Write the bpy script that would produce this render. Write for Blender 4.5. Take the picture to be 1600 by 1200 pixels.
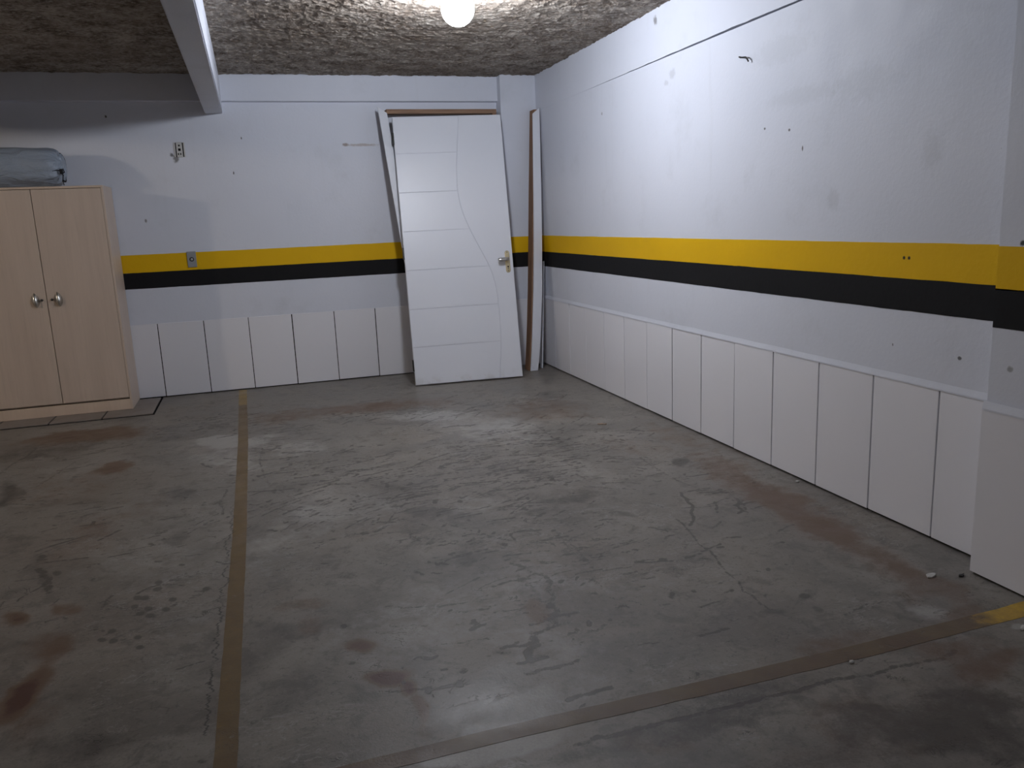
import bpy, bmesh, math, random
import numpy as np
from mathutils import Vector, Matrix, noise as mnoise

# ---------------------------------------------------------------- camera
scene = bpy.context.scene
for o in list(bpy.data.objects):
    bpy.data.objects.remove(o)
COL = scene.collection

CAM_LOC = Vector((-2.3393, -6.7523, 1.2568))
YAW, PITCH, ROLL, FPX = 0.2982, -0.2012, -0.0426, 1265.7
fw = Vector((math.sin(YAW) * math.cos(PITCH), math.cos(YAW) * math.cos(PITCH), math.sin(PITCH)))
r0 = Vector((math.cos(YAW), -math.sin(YAW), 0))
u0 = r0.cross(fw)
rr = math.cos(ROLL) * r0 + math.sin(ROLL) * u0
uu = -math.sin(ROLL) * r0 + math.cos(ROLL) * u0
cam = bpy.data.cameras.new('camera')
cam.sensor_fit = 'HORIZONTAL'
cam.sensor_width = 36.0
cam.lens = 36.0 * FPX / 1600.0
cam.clip_start, cam.clip_end = 0.05, 60
camo = bpy.data.objects.new('camera', cam)
COL.objects.link(camo)
m3 = Matrix((rr, uu, -fw)).transposed()
camo.matrix_world = Matrix.Translation(CAM_LOC) @ m3.to_4x4()
scene.camera = camo

# ---------------------------------------------------------------- world, exposure, lamps
world = bpy.data.worlds.new('world')
scene.world = world
world.use_nodes = True
world.node_tree.nodes['Background'].inputs[0].default_value = (0.02, 0.02, 0.022, 1)
world.node_tree.nodes['Background'].inputs[1].default_value = 1.0
vs = scene.view_settings
vs.view_transform = 'Standard'
vs.look = 'None'
vs.gamma = 1.0
vs.use_curve_mapping = False
vs.exposure = 0.0

BULB_POWER = 265.0            # radiance of the bulb in view
BULB_COLOR = (0.92, 0.965, 1.06)
LAMPS = [  # location (bulb centre), relative strength, colour
    ((-1.24, -2.52, 2.30), 1.0, BULB_COLOR),
    ((-6.90, -2.55, 2.30), 0.9, (1.0, 0.85, 0.68)),
    ((-1.24, -8.30, 2.30), 0.05, BULB_COLOR),  # added fill light behind the camera, position guessed
    ((-6.90, -8.30, 2.30), 0.30, (1.0, 0.92, 0.82)),  # another added fill light out of view, position guessed
]

# ---------------------------------------------------------------- sizes of the garage
H = 2.40                       # ceiling
TP, TH, TT = 0.335, 0.578, 0.012   # tile pitch, height, thickness
XL, YF = -9.6, -9.6            # far left wall, wall behind the camera
BK0, BK1, YE1 = 0.851, 0.973, 1.106  # black band, yellow band

# ---------------------------------------------------------------- helpers
def tag(o, label=None, cat=None, group=None, kind=None):
    if label: o['label'] = label
    if cat: o['category'] = cat
    if group: o['group'] = group
    if kind: o['kind'] = kind
    return o

def mesh(name, verts, faces, mats=None, midx=None, smooth=False):
    me = bpy.data.meshes.new(name)
    me.from_pydata([tuple(v) for v in verts], [], [tuple(f) for f in faces])
    if mats:
        for m in (mats if isinstance(mats, (list, tuple)) else [mats]):
            me.materials.append(m)
    if midx is not None:
        for p, i in zip(me.polygons, midx): p.material_index = i
    if smooth:
        for p in me.polygons: p.use_smooth = True
    me.update()
    return me

def link(name, me, parent=None, loc=(0, 0, 0)):
    o = bpy.data.objects.new(name, me)
    o.location = loc
    COL.objects.link(o)
    if parent: o.parent = parent
    return o

def empty(name, loc, label, cat, group=None):
    o = bpy.data.objects.new(name, None)
    o.empty_display_size = 0.1
    o.location = loc
    COL.objects.link(o)
    return tag(o, label, cat, group)

def bm_box(bm, a, b, bevel=0.0, seg=1, M=None):
    """axis-aligned box from corner a to corner b, optional transform"""
    r = bmesh.ops.create_cube(bm, size=1.0)
    vs_ = r['verts']
    for v in vs_:
        v.co = Vector([(a[i] + b[i]) / 2 + v.co[i] * (b[i] - a[i]) for i in range(3)])
    es = list({e for v in vs_ for e in v.link_edges})
    if bevel > 0:
        g = bmesh.ops.bevel(bm, geom=es, offset=bevel, segments=seg, affect='EDGES', profile=0.5)
        vs_ = list({v for f in g['faces'] for v in f.verts} | {v for v in vs_ if v.is_valid})
    if M is not None:
        for v in vs_: v.co = M @ v.co
    return vs_

def bm_obj(name, bm, mat, parent=None, loc=(0, 0, 0), smooth=False):
    bmesh.ops.recalc_face_normals(bm, faces=bm.faces)
    me = bpy.data.meshes.new(name)
    bm.to_mesh(me); bm.free()
    for m in (mat if isinstance(mat, (list, tuple)) else [mat]): me.materials.append(m)
    if smooth:
        for p in me.polygons: p.use_smooth = True
    return link(name, me, parent, loc)

def box_obj(name, a, b, mat, parent=None, bevel=0.0, seg=1, M=None, off=None):
    bm = bmesh.new()
    bm_box(bm, a, b, bevel, seg, M)
    if off is not None:
        for v in bm.verts: v.co -= Vector(off)
    return bm_obj(name, bm, mat, parent)

def tube(bm, pts, rad, n=8, closed=False):
    pts = [Vector(p) for p in pts]
    rings = []
    m = len(pts)
    for i, p in enumerate(pts):
        if closed: t = pts[(i + 1) % m] - pts[i - 1]
        else: t = pts[min(i + 1, m - 1)] - pts[max(i - 1, 0)]
        t.normalize()
        a = t.cross(Vector((0, 0, 1)))
        if a.length < 1e-3: a = t.cross(Vector((1, 0, 0)))
        a.normalize(); b = t.cross(a)
        rd = rad[i] if isinstance(rad, (list, tuple)) else rad
        rings.append([bm.verts.new(p + rd * (math.cos(k * 2 * math.pi / n) * a + math.sin(k * 2 * math.pi / n) * b)) for k in range(n)])
    rng_ = range(m) if closed else range(m - 1)
    for i in rng_:
        A, B = rings[i], rings[(i + 1) % m]
        for k in range(n):
            bm.faces.new((A[k], A[(k + 1) % n], B[(k + 1) % n], B[k]))
    if not closed:
        bm.faces.new(rings[0][::-1]); bm.faces.new(rings[-1])

def lathe(bm, prof, n=24, M=None):
    """prof: list of (radius, z)"""
    rings = []
    for r, z in prof:
        if r < 1e-5: rings.append([bm.verts.new((0, 0, z))])
        else: rings.append([bm.verts.new((r * math.cos(k * 2 * math.pi / n), r * math.sin(k * 2 * math.pi / n), z)) for k in range(n)])
    for A, B in zip(rings, rings[1:]):
        for k in range(n):
            k2 = (k + 1) % n
            if len(A) == 1 and len(B) == 1: continue
            if len(A) == 1: bm.faces.new((A[0], B[k2], B[k]))
            elif len(B) == 1: bm.faces.new((A[k], A[k2], B[0]))
            else: bm.faces.new((A[k], A[k2], B[k2], B[k]))
    if M is not None:
        for R in rings:
            for v in R: v.co = M @ v.co

# ---------------------------------------------------------------- materials
class NT:
    def __init__(s, name):
        s.m = bpy.data.materials.new(name); s.m.use_nodes = True
        s.t = s.m.node_tree; s.t.nodes.clear()
        s.out = s.n('ShaderNodeOutputMaterial')
        s.b = s.n('ShaderNodeBsdfPrincipled')
        s.l(s.b.outputs[0], s.out.inputs[0])
        tc = s.n('ShaderNodeTexCoord'); s.obj = tc.outputs['Object']
        g = s.n('ShaderNodeNewGeometry'); s.pos = g.outputs['Position']
    def n(s, t, **kw):
        nd = s.t.nodes.new(t)
        for k, v in kw.items(): setattr(nd, k, v)
        return nd
    def l(s, a, b): s.t.links.new(a, b)
    def put(s, sock, v):
        if hasattr(v, 'is_output'): s.l(v, sock)
        elif v is not None:
            if sock.type == 'RGBA' and len(v) == 3: v = (*v, 1)
            sock.default_value = v
    def math(s, op, a, b=None, c=None, clamp=False):
        nd = s.n('ShaderNodeMath', operation=op, use_clamp=clamp)
        s.put(nd.inputs[0], a)
        if b is not None: s.put(nd.inputs[1], b)
        if c is not None: s.put(nd.inputs[2], c)
        return nd.outputs[0]
    def vmath(s, op, a, b=None):
        nd = s.n('ShaderNodeVectorMath', operation=op)
        s.put(nd.inputs[0], a)
        if b is not None: s.put(nd.inputs[1], b)
        return nd.outputs['Value'] if op == 'LENGTH' else nd.outputs['Vector']
    def mapr(s, v, a, b, c=0.0, d=1.0, smooth=True):
        nd = s.n('ShaderNodeMapRange', interpolation_type='SMOOTHSTEP' if smooth else 'LINEAR')
        s.put(nd.inputs[0], v)
        for i, x in enumerate((a, b, c, d)): s.put(nd.inputs[1 + i], x)
        return nd.outputs[0]
    def scale(s, v, sc, rot=(0, 0, 0)):
        nd = s.n('ShaderNodeMapping')
        s.l(v, nd.inputs[0]); nd.inputs['Scale'].default_value = sc; nd.inputs['Rotation'].default_value = rot
        return nd.outputs[0]
    def noise(s, v, sc, det=3.0, rough=0.55, dist=0.0):
        nd = s.n('ShaderNodeTexNoise')
        s.l(v, nd.inputs['Vector'])
        nd.inputs['Scale'].default_value = sc; nd.inputs['Detail'].default_value = det
        nd.inputs['Roughness'].default_value = rough; nd.inputs['Distortion'].default_value = dist
        return nd.outputs['Fac']
    def noisec(s, v, sc, det=2.0):
        nd = s.n('ShaderNodeTexNoise'); s.l(v, nd.inputs['Vector'])
        nd.inputs['Scale'].default_value = sc; nd.inputs['Detail'].default_value = det
        return nd.outputs['Color']
    def mix(s, f, a, b, mode='MIX'):
        nd = s.n('ShaderNodeMix', data_type='RGBA', blend_type=mode)
        s.put(nd.inputs[0], f); s.put(nd.inputs[6], a); s.put(nd.inputs[7], b)
        return nd.outputs[2]
    def bump(s, h, strength, dist):
        nd = s.n('ShaderNodeBump')
        nd.inputs['Strength'].default_value = strength; nd.inputs['Distance'].default_value = dist
        s.l(h, nd.inputs['Height']); s.l(nd.outputs[0], s.b.inputs['Normal'])
    def done(s, col, rough=0.5, metal=0.0, spec=0.5):
        s.put(s.b.inputs['Base Color'], col); s.put(s.b.inputs['Roughness'], rough)
        s.put(s.b.inputs['Metallic'], metal); s.put(s.b.inputs['Specular IOR Level'], spec)
        return s.m

def plain(name, col, rough=0.5, metal=0.0, spec=0.5, vary=0.06, sc=9.0):
    t = NT(name)
    n = t.noise(t.obj, sc, 3)
    c = t.mix(n, tuple(x * (1 - vary) for x in col), tuple(min(1, x * (1 + vary)) for x in col))
    return t.done(c, rough, metal, spec)

def wall_paint(name, marks=(), horizontal_grime=True):
    t = NT(name)
    n1 = t.noise(t.pos, 1.1, 4, 0.6)
    n2 = t.noise(t.pos, 7.0, 4, 0.6)
    c = t.mix(n1, (0.675, 0.705, 0.785), (0.735, 0.76, 0.84))
    blot = t.mapr(t.noise(t.pos, 2.6, 5, 0.7), 0.52, 0.80)
    c = t.mix(t.math('MULTIPLY', blot, 0.30), c, (0.52, 0.54, 0.575))
    drip = t.mapr(t.noise(t.scale(t.pos, (9, 9, 0.9)), 1.0, 3, 0.6), 0.6, 0.8)
    c = t.mix(t.math('MULTIPLY', drip, 0.12), c, (0.52, 0.52, 0.53))
    speck = t.mapr(t.noise(t.pos, 42, 2), 0.80, 0.84)
    c = t.mix(t.math('MULTIPLY', speck, 0.6), c, (0.25, 0.24, 0.23))
    nn = t.noise(t.pos, 26, 5, 0.75)
    for (p, rad, col, st) in marks:
        d = t.vmath('LENGTH', t.vmath('DIVIDE', t.vmath('SUBTRACT', t.pos, p), rad))
        d = t.math('ADD', d, t.math('MULTIPLY', t.math('SUBTRACT', nn, 0.5), 1.7))
        f = t.math('MULTIPLY', t.mapr(d, 1.0, 0.35), st)
        c = t.mix(f, c, col)
    hgt = t.math('ADD', t.math('MULTIPLY', n2, 0.5), t.math('MULTIPLY', t.noise(t.pos, 55, 3), 0.5))
    t.bump(hgt, 0.35, 0.004)
    return t.done(c, t.mapr(n2, 0.2, 0.8, 0.48, 0.62), 0, 0.35)

def stripe_paint(name, ca, cb, rough):
    t = NT(name)
    n1 = t.noise(t.pos, 3.0, 4, 0.6)
    c = t.mix(n1, ca, cb)
    speck = t.mapr(t.noise(t.pos, 38, 2), 0.79, 0.83)
    c = t.mix(t.math('MULTIPLY', speck, 0.6), c, (0.03, 0.025, 0.02))
    for p in ((0.0, -4.246, 1.05), (0.0, -4.271, 1.05)):
        d = t.vmath('LENGTH', t.vmath('SUBTRACT', t.pos, p))
        c = t.mix(t.mapr(d, 0.009, 0.004), c, (0.03, 0.02, 0.02))
    t.bump(t.noise(t.pos, 40, 3), 0.3, 0.003)
    return t.done(c, rough, 0, 0.2)

def concrete(name, paint=None):
    """worn, trowelled concrete; with paint=(bright, dull) a worn painted line over it"""
    t = NT(name)
    P = t.pos
    nlow = t.noise(P, 0.8, 4, 0.6)
    nmid = t.noise(P, 3.2, 5, 0.62, 0.6)
    nfin = t.noise(P, 22, 5, 0.7)
    gran = t.noise(P, 140, 2, 0.6)
    c = t.mix(t.mapr(nmid, 0.3, 0.72), CON_A, CON_B)
    c = t.mix(t.math('MULTIPLY', t.mapr(nlow, 0.45, 0.7), 0.45), c, (0.17, 0.135, 0.105))
    c = t.mix(t.math('MULTIPLY', t.mapr(t.noise(P, 9, 6, 0.72, 0.5), 0.50, 0.36), 0.45), c, (0.085, 0.077, 0.068))
    c = t.mix(t.math('MULTIPLY', t.mapr(t.noise(P, 34, 5, 0.75), 0.52, 0.68), 0.30), c, (0.30, 0.285, 0.262))
    c = t.mix(t.math('MULTIPLY', t.mapr(t.noise(P, 46, 4, 0.75), 0.46, 0.33), 0.45), c, (0.07, 0.063, 0.056))
    # attributes: pigment painted on the slab (stains, dirt, scuffs) and the bulb's sheen as pale colour
    at = {}
    for k in ('stain_rust', 'stain_dark', 'pale_and_sheen', 'trowel'):
        a = t.n('ShaderNodeAttribute', attribute_name=k); at[k] = a.outputs['Fac']
    edge = t.math('ADD', t.math('MULTIPLY', t.math('SUBTRACT', t.noise(P, 11, 6, 0.75), 0.5), 1.5),
                  t.math('MULTIPLY', t.math('SUBTRACT', gran, 0.5), 0.25))
    def lay(k, lo, hi):
        v = at[k]
        gate = t.mapr(v, 0.0, 0.10)
        return t.math('MULTIPLY', t.mapr(t.math('ADD', v, edge), lo, hi), gate)
    pale = lay('pale_and_sheen', 0.15, 0.85)
    c = t.mix(t.math('MULTIPLY', pale, 0.70), c, (0.385, 0.372, 0.35))
    # trowel swirls: thin, short, curved dark marks in patches
    sw = t.n('ShaderNodeTexNoise'); sw.inputs['Scale'].default_value = 4.6
    sw.inputs['Detail'].default_value = 4; sw.inputs['Roughness'].default_value = 0.55; sw.inputs['Distortion'].default_value = 1.6
    t.l(t.scale(P, (1.0, 1.9, 1.0), (0, 0, 0.35)), sw.inputs['Vector'])
    ridge = t.math('ABSOLUTE', t.math('SUBTRACT', sw.outputs['Fac'], 0.5))
    lines = t.mapr(ridge, 0.016, 0.002)
    sw2 = t.noise(t.scale(P, (1.7, 3.4, 1.0), (0, 0, -0.25)), 6.5, 3, 0.5, 2.2)
    lines2 = t.mapr(t.math('ABSOLUTE', t.math('SUBTRACT', sw2, 0.52)), 0.018, 0.003)
    patch = t.mapr(t.noise(P, 1.7, 3, 0.5), 0.50, 0.60)
    patch2 = t.mapr(t.noise(t.vmath('ADD', P, (5.3, 2.1, 0)), 2.2, 3, 0.5), 0.50, 0.62)
    brk = t.mapr(t.noise(P, 11, 3), 0.46, 0.58)
    dm = t.math('MAXIMUM', t.math('MULTIPLY', lines, patch), t.math('MULTIPLY', lines2, patch2))
    dm = t.math('MULTIPLY', dm, brk)
    tr = t.math('ADD', at['trowel'], t.math('MULTIPLY', t.math('SUBTRACT', t.noise(P, 30, 5, 0.75), 0.5), 1.9))
    tr = t.math('MULTIPLY', t.mapr(tr, 0.30, 0.62), t.mapr(at['trowel'], 0.02, 0.2))
    dm = t.math('MAXIMUM', dm, tr)
    c = t.mix(t.math('MULTIPLY', dm, 0.74), c, (0.052, 0.045, 0.039))
    # light scratches
    ls = t.mapr(t.math('ABSOLUTE', t.math('SUBTRACT', t.noise(t.scale(P, (1.0, 2.6, 1), (0, 0, 0.9)), 5, 4, 0.6, 1.2), 0.47)), 0.014, 0.002)
    c = t.mix(t.math('MULTIPLY', t.math('MULTIPLY', ls, patch2), 0.35), c, (0.42, 0.41, 0.39))
    rust = lay('stain_rust', 0.05, 0.95)
    c = t.mix(t.math('MULTIPLY', rust, 0.82), c, (0.125, 0.068, 0.036))
    hot = t.mapr(t.math('ADD', at['stain_rust'], t.math('MULTIPLY', edge, 0.5)), 1.0, 1.45)
    c = t.mix(t.math('MULTIPLY', hot, 0.85), c, (0.075, 0.026, 0.018))
    dark = lay('stain_dark', 0.2, 0.95)
    c = t.mix(t.math('MULTIPLY', dark, 0.72), c, (0.055, 0.048, 0.042))
    spk = t.mapr(t.noise(P, 60, 2), 0.74, 0.80)
    c = t.mix(t.math('MULTIPLY', spk, 0.5), c, (0.04, 0.036, 0.034))
    # crack running beside the bay line
    xyz = t.n('ShaderNodeSeparateXYZ'); t.l(P, xyz.inputs[0])
    yv = t.n('ShaderNodeCombineXYZ'); t.l(xyz.outputs[1], yv.inputs[1])
    wob = t.math('MULTIPLY', t.math('SUBTRACT', t.noise(yv.outputs[0], 6.0, 5, 0.75), 0.5), 0.17)
    base = t.math('MULTIPLY_ADD', t.math('ADD', xyz.outputs[1], 3.0), 0.018, -2.548)
    dist = t.math('ABSOLUTE', t.math('SUBTRACT', xyz.outputs[0], t.math('ADD', base, wob)))
    crack = t.math('MULTIPLY', t.mapr(dist, 0.0045, 0.001), t.mapr(xyz.outputs[1], -2.6, -3.3))
    crack = t.math('MULTIPLY', crack, t.mapr(t.noise(P, 4.0, 2), 0.36, 0.46))
    if paint:
        bright, dull, worn = paint
        pc = t.mix(t.mapr(t.noise(P, 5, 3), 0.3, 0.7), bright[0], bright[1])
        dc = t.mix(t.mapr(t.noise(P, 7, 4), 0.3, 0.7), dull[0], dull[1])
        fresh = worn(t, xyz)
        fresh = t.mapr(t.math('ADD', fresh, t.math('MULTIPLY', t.math('SUBTRACT', t.noise(P, 12, 4, 0.7), 0.5), 1.0)), 0.3, 0.75)
        pc = t.mix(fresh, dc, pc)
        pc = t.mix(t.math('MULTIPLY', dm, 0.4), pc, (0.06, 0.05, 0.04))
        pc = t.mix(t.math('MULTIPLY', t.mapr(nfin, 0.3, 0.75), 0.25), pc, (0.07, 0.055, 0.04))
        c = t.mix(t.mapr(t.noise(P, 16, 4, 0.7), 0.22, 0.36), c, pc)
    c = t.mix(t.math('MULTIPLY', crack, 0.8), c, (0.03, 0.028, 0.026))
    c = t.mix(t.math('MULTIPLY', t.mapr(gran, 0.3, 0.7), 0.16), c, (0.09, 0.085, 0.08))
    h = t.math('SUBTRACT', t.math('ADD', t.math('MULTIPLY', nfin, 0.5), t.math('MULTIPLY', gran, 0.25)), t.math('MULTIPLY', dm, 0.5))
    t.bump(h, 0.35, 0.004)
    ro = t.mapr(nmid, 0.25, 0.75, 0.36, 0.58)
    return t.done(c, ro, 0, 0.5)

CON_A, CON_B = (0.156, 0.142, 0.125), (0.272, 0.250, 0.222)

WALL_BACK = wall_paint('wall_paint_back', [
    ((-1.43, 0.0, 1.882), (0.17, 0.05, 0.014), (0.42, 0.36, 0.32), 0.7),
    ((-1.56, 0.0, 1.886), (0.035, 0.05, 0.016), (0.28, 0.22, 0.19), 0.8),
    ((-2.823, 0.0, 1.80), (0.03, 0.05, 0.035), (0.16, 0.155, 0.15), 0.85),
    ((-2.850, 0.0, 1.83), (0.016, 0.05, 0.02), (0.10, 0.10, 0.10), 0.85),
    ((-2.424, 0.0, 1.69), (0.006, 0.05, 0.015), (0.06, 0.06, 0.06), 1.0),
    ((-2.341, 0.0, 1.944), (0.006, 0.05, 0.012), (0.10, 0.10, 0.10), 1.0),
    ((-3.086, 0.0, 1.356), (0.012, 0.05, 0.02), (0.16, 0.15, 0.15), 0.8),
    ((-3.265, 0.0, 2.107), (0.012, 0.05, 0.012), (0.10, 0.10, 0.10), 1.0)])
G = (0.30, 0.30, 0.30)
WALL_RIGHT = wall_paint('wall_paint_right', [
    ((0, -2.263, 2.34), (0.05, 0.03, 0.04), (0.2, 0.19, 0.19), 0.8),
    ((0, -2.45, 2.017), (0.05, 0.05, 0.035), G, 0.3),
    ((0, -2.375, 1.978), (0.05, 0.035, 0.02), G, 0.28),
    ((0, -3.522, 1.594), (0.05, 0.010, 0.008), (0.1, 0.1, 0.1), 0.9),
    ((0, -3.337, 1.621), (0.05, 0.010, 0.008), (0.1, 0.1, 0.1), 0.9),
    ((0, -3.62, 1.505), (0.05, 0.006, 0.016), (0.1, 0.1, 0.1), 0.9),
    ((0, -3.60, 1.73), (0.05, 0.35, 0.05), (0.5, 0.52, 0.55), 0.2),
    ((0, -3.99, 1.72), (0.05, 0.25, 0.09), (0.5, 0.52, 0.55), 0.2),
    ((0, -3.83, 1.28), (0.05, 0.05, 0.06), G, 0.18),
    ((0, -3.45, 1.95), (0.05, 0.30, 0.08), (0.5, 0.52, 0.55), 0.2),
    ((0, -4.35, 1.43), (0.05, 0.06, 0.10), G, 0.14),
    ((0, -4.53, 0.707), (0.05, 0.010, 0.008), (0.1, 0.1, 0.1), 0.9),
    ((0, -4.21, 0.714), (0.05, 0.005, 0.008), (0.1, 0.1, 0.1), 0.8),
    ((0, -1.47, 1.926), (0.05, 0.015, 0.015), G, 0.7)])
WALL_PLAIN = wall_paint('wall_paint_plain', [((-0.09, -4.822, 1.118), (0.05, 0.012, 0.012), (0.05, 0.05, 0.05), 1.0),
                                             ((-0.09, -4.813, 0.723), (0.05, 0.014, 0.012), (0.2, 0.2, 0.2), 0.7)])
YELLOW = stripe_paint('yellow_wall_paint', (0.74, 0.43, 0.004), (0.84, 0.50, 0.006), 0.6)
BLACK = stripe_paint('black_wall_paint', (0.009, 0.009, 0.010), (0.014, 0.014, 0.016), 0.75)
MORTAR = plain('dark_joint_mortar', (0.007, 0.0065, 0.0065), 0.95, 0, 0.1, 0.3, 30)

def tile_mat():
    t = NT('glazed_wall_tile')
    oi = t.n('ShaderNodeObjectInfo')
    c = t.mix(oi.outputs['Random'], (0.825, 0.825, 0.87), (0.855, 0.855, 0.90))
    spot = t.mapr(t.noise(t.pos, 55, 2), 0.82, 0.86)
    c = t.mix(t.math('MULTIPLY', spot, 0.4), c, (0.40, 0.39, 0.38))
    t.bump(t.noise(t.pos, 2.5, 1), 0.05, 0.01)
    return t.done(c, 0.24, 0, 0.5)
TILE = tile_mat()
def floor_tile_mat():
    t = NT('dirty_floor_tile')
    c = t.mix(t.noise(t.pos, 4, 4, 0.6), (0.19, 0.165, 0.145), (0.27, 0.24, 0.22))
    c = t.mix(t.math('MULTIPLY', t.mapr(t.noise(t.pos, 9, 4), 0.5, 0.7), 0.4), c, (0.15, 0.105, 0.075))
    return t.done(c, 0.5, 0, 0.4)
FLOOR_TILE = floor_tile_mat()

CONC = concrete('worn_concrete')
def worn_a(t, xyz):   # bay line running away from the camera: fresher by the wall, olive near the camera
    return t.math('MAXIMUM', t.mapr(xyz.outputs[1], -0.75, -0.45), t.mapr(xyz.outputs[1], -3.4, -5.0, 0.0, 0.30))
LINE_A = concrete('worn_yellow_line_paint', (((0.36, 0.235, 0.055), (0.27, 0.18, 0.06)), ((0.145, 0.092, 0.036), (0.175, 0.116, 0.045)), worn_a))
def worn_b(t, xyz):   # cross line: bright only at its wall end
    return t.mapr(xyz.outputs[0], -0.55, -0.10, -0.1, 1.1, False)
LINE_B = concrete('faded_cross_line_paint', (((0.62, 0.38, 0.03), (0.50, 0.31, 0.035)), ((0.115, 0.068, 0.036), (0.15, 0.102, 0.05)), worn_b))

def ceiling_mat():
    t = NT('rough_sprayed_ceiling')
    n1 = t.noise(t.pos, 7, 5, 0.65); n2 = t.noise(t.pos, 38, 4, 0.7); n0 = t.noise(t.pos, 1.4, 3)
    c = t.mix(t.mapr(n1, 0.32, 0.68), (0.16, 0.125, 0.098), (0.42, 0.37, 0.315))
    c = t.mix(t.math('MULTIPLY', t.mapr(n2, 0.48, 0.66), 0.6), c, (0.58, 0.54, 0.49))
    c = t.mix(t.math('MULTIPLY', t.mapr(n2, 0.46, 0.34), 0.65), c, (0.06, 0.047, 0.036))
    c = t.mix(t.math('MULTIPLY', t.mapr(n0, 0.45, 0.65), 0.35), c, (0.17, 0.125, 0.09))
    t.bump(t.math('ADD', t.math('MULTIPLY', n1, 0.5), n2), 0.9, 0.012)
    return t.done(c, 0.9, 0, 0.2)
CEIL = ceiling_mat()

def door_paint():
    t = NT('white_door_paint')
    c = t.mix(t.noise(t.obj, 2.0, 4), (0.72, 0.74, 0.80), (0.77, 0.79, 0.85))
    z = t.n('ShaderNodeSeparateXYZ'); t.l(t.pos, z.inputs[0])
    dirt = t.math('MULTIPLY', t.mapr(z.outputs[2], 0.10, 0.0), t.mapr(t.noise(t.pos, 16, 4), 0.45, 0.65))
    c = t.mix(t.math('MULTIPLY', dirt, 0.25), c, (0.42, 0.38, 0.33))
    t.bump(t.noise(t.scale(t.obj, (30, 30, 3)), 1.0, 3), 0.08, 0.003)
    return t.done(c, 0.36, 0, 0.45)
DOOR = door_paint()
def wood(name, ca, cb, sc=(22, 22, 1.6), rough=0.5, ax=None):
    t = NT(name)
    n = t.noise(t.scale(t.pos, sc), 1.0, 4, 0.6, 0.4)
    c = t.mix(t.mapr(n, 0.25, 0.75), ca, cb)
    n2 = t.noise(t.scale(t.pos, tuple(x * 5 for x in sc)), 1.0, 3, 0.6)
    c = t.mix(t.math('MULTIPLY', t.mapr(n2, 0.5, 0.75), 0.25), c, tuple(x * 0.8 for x in ca))
    return t.done(c, rough, 0, 0.4)
MAPLE = wood('pale_maple_laminate', (0.585, 0.475, 0.39), (0.645, 0.53, 0.44), (14, 14, 0.8), 0.42)
MAPLE_EDGE = wood('pale_maple_edge', (0.63, 0.50, 0.395), (0.69, 0.555, 0.44), (14, 14, 0.8), 0.4)
RAW = wood('raw_brown_wood', (0.20, 0.105, 0.06), (0.30, 0.17, 0.10), (40, 40, 3), 0.75)
RAW_H = wood('raw_brown_wood_head', (0.23, 0.135, 0.085), (0.34, 0.21, 0.135), (3, 40, 40), 0.75)
STEEL = plain('satin_steel', (0.62, 0.61, 0.58), 0.28, 1.0)
BRASS = plain('aged_brass', (0.55, 0.47, 0.30), 0.36, 0.9)
DARK_METAL = plain('dark_metal', (0.05, 0.048, 0.046), 0.45, 0.6)
DARK = plain('dark_void', (0.012, 0.011, 0.011), 0.8, 0, 0.2)
GREY_PLASTIC = plain('grey_plastic', (0.30, 0.31, 0.32), 0.45)
WHITE_PLASTIC = plain('white_plastic', (0.56, 0.56, 0.55), 0.45)
CORD = plain('black_cord', (0.012, 0.012, 0.014), 0.7, 0, 0.3)
PAPER = plain('white_paper', (0.55, 0.54, 0.52), 0.8)
LEAF = plain('dry_leaf', (0.36, 0.27, 0.21), 0.8)
def bag_mat():
    t = NT('blue_grey_nylon')
    c = t.mix(t.noise(t.pos, 5, 4, 0.6), (0.29, 0.345, 0.43), (0.40, 0.46, 0.55))
    t.bump(t.noise(t.scale(t.pos, (7, 16, 16)), 1.0, 4, 0.6, 0.8), 0.8, 0.03)
    return t.done(c, 0.38, 0, 0.5)
NYLON = bag_mat()

# ================================================================ the setting
def profile_wall(name, prof, midx, axis, a, b, mats, cap=True):
    """extrude a closed profile (depth, z) along x (axis 'x', depth = +y) or y (axis 'y', depth = +x)"""
    n = len(prof); V = []; F = []; MI = []
    for s in (a, b):
        for d, z in prof: V.append((s, d, z) if axis == 'x' else (d, s, z))
    for i in range(n):
        j = (i + 1) % n
        F.append((i, j, n + j, n + i)); MI.append(midx[i])
    F.append(tuple(range(n))[::-1]); F.append(tuple(range(n, 2 * n))); MI += [0, 0]
    me = mesh(name, V, F, mats, MI)
    bm = bmesh.new(); bm.from_mesh(me); bmesh.ops.recalc_face_normals(bm, faces=bm.faces); bm.to_mesh(me); bm.free()
    return tag(link(name, me), kind='structure')

P0 = 0.003   # plaster face behind the tile face
wall_back = profile_wall('wall_back', [(TT, 0), (TT, TH - .002), (P0, TH - .002), (P0, H + .1), (.16, H + .1), (.16, 0)],
                         [1, 1, 0, 0, 0, 0], 'x', XL, 0.16, [WALL_BACK, MORTAR])
SEAM = 2.118
wall_right = profile_wall('wall_right', [(TT, 0), (TT, TH - .002), (P0, TH - .002), (P0, SEAM), (.03, SEAM), (.03, H + .1), (.16, H + .1), (.16, 0)],
                          [1, 1, 0, 0, 1, 0, 0, 0], 'y', YF, -0.0, [WALL_RIGHT, MORTAR])
wall_left = tag(box_obj('wall_left', (XL - .15, YF, 0), (XL, 0.16, H + .1), WALL_PLAIN), kind='structure')
wall_front = tag(box_obj('wall_front', (XL - .15, YF - .15, 0), (0.16, YF, H + .1), WALL_PLAIN), kind='structure')

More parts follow.
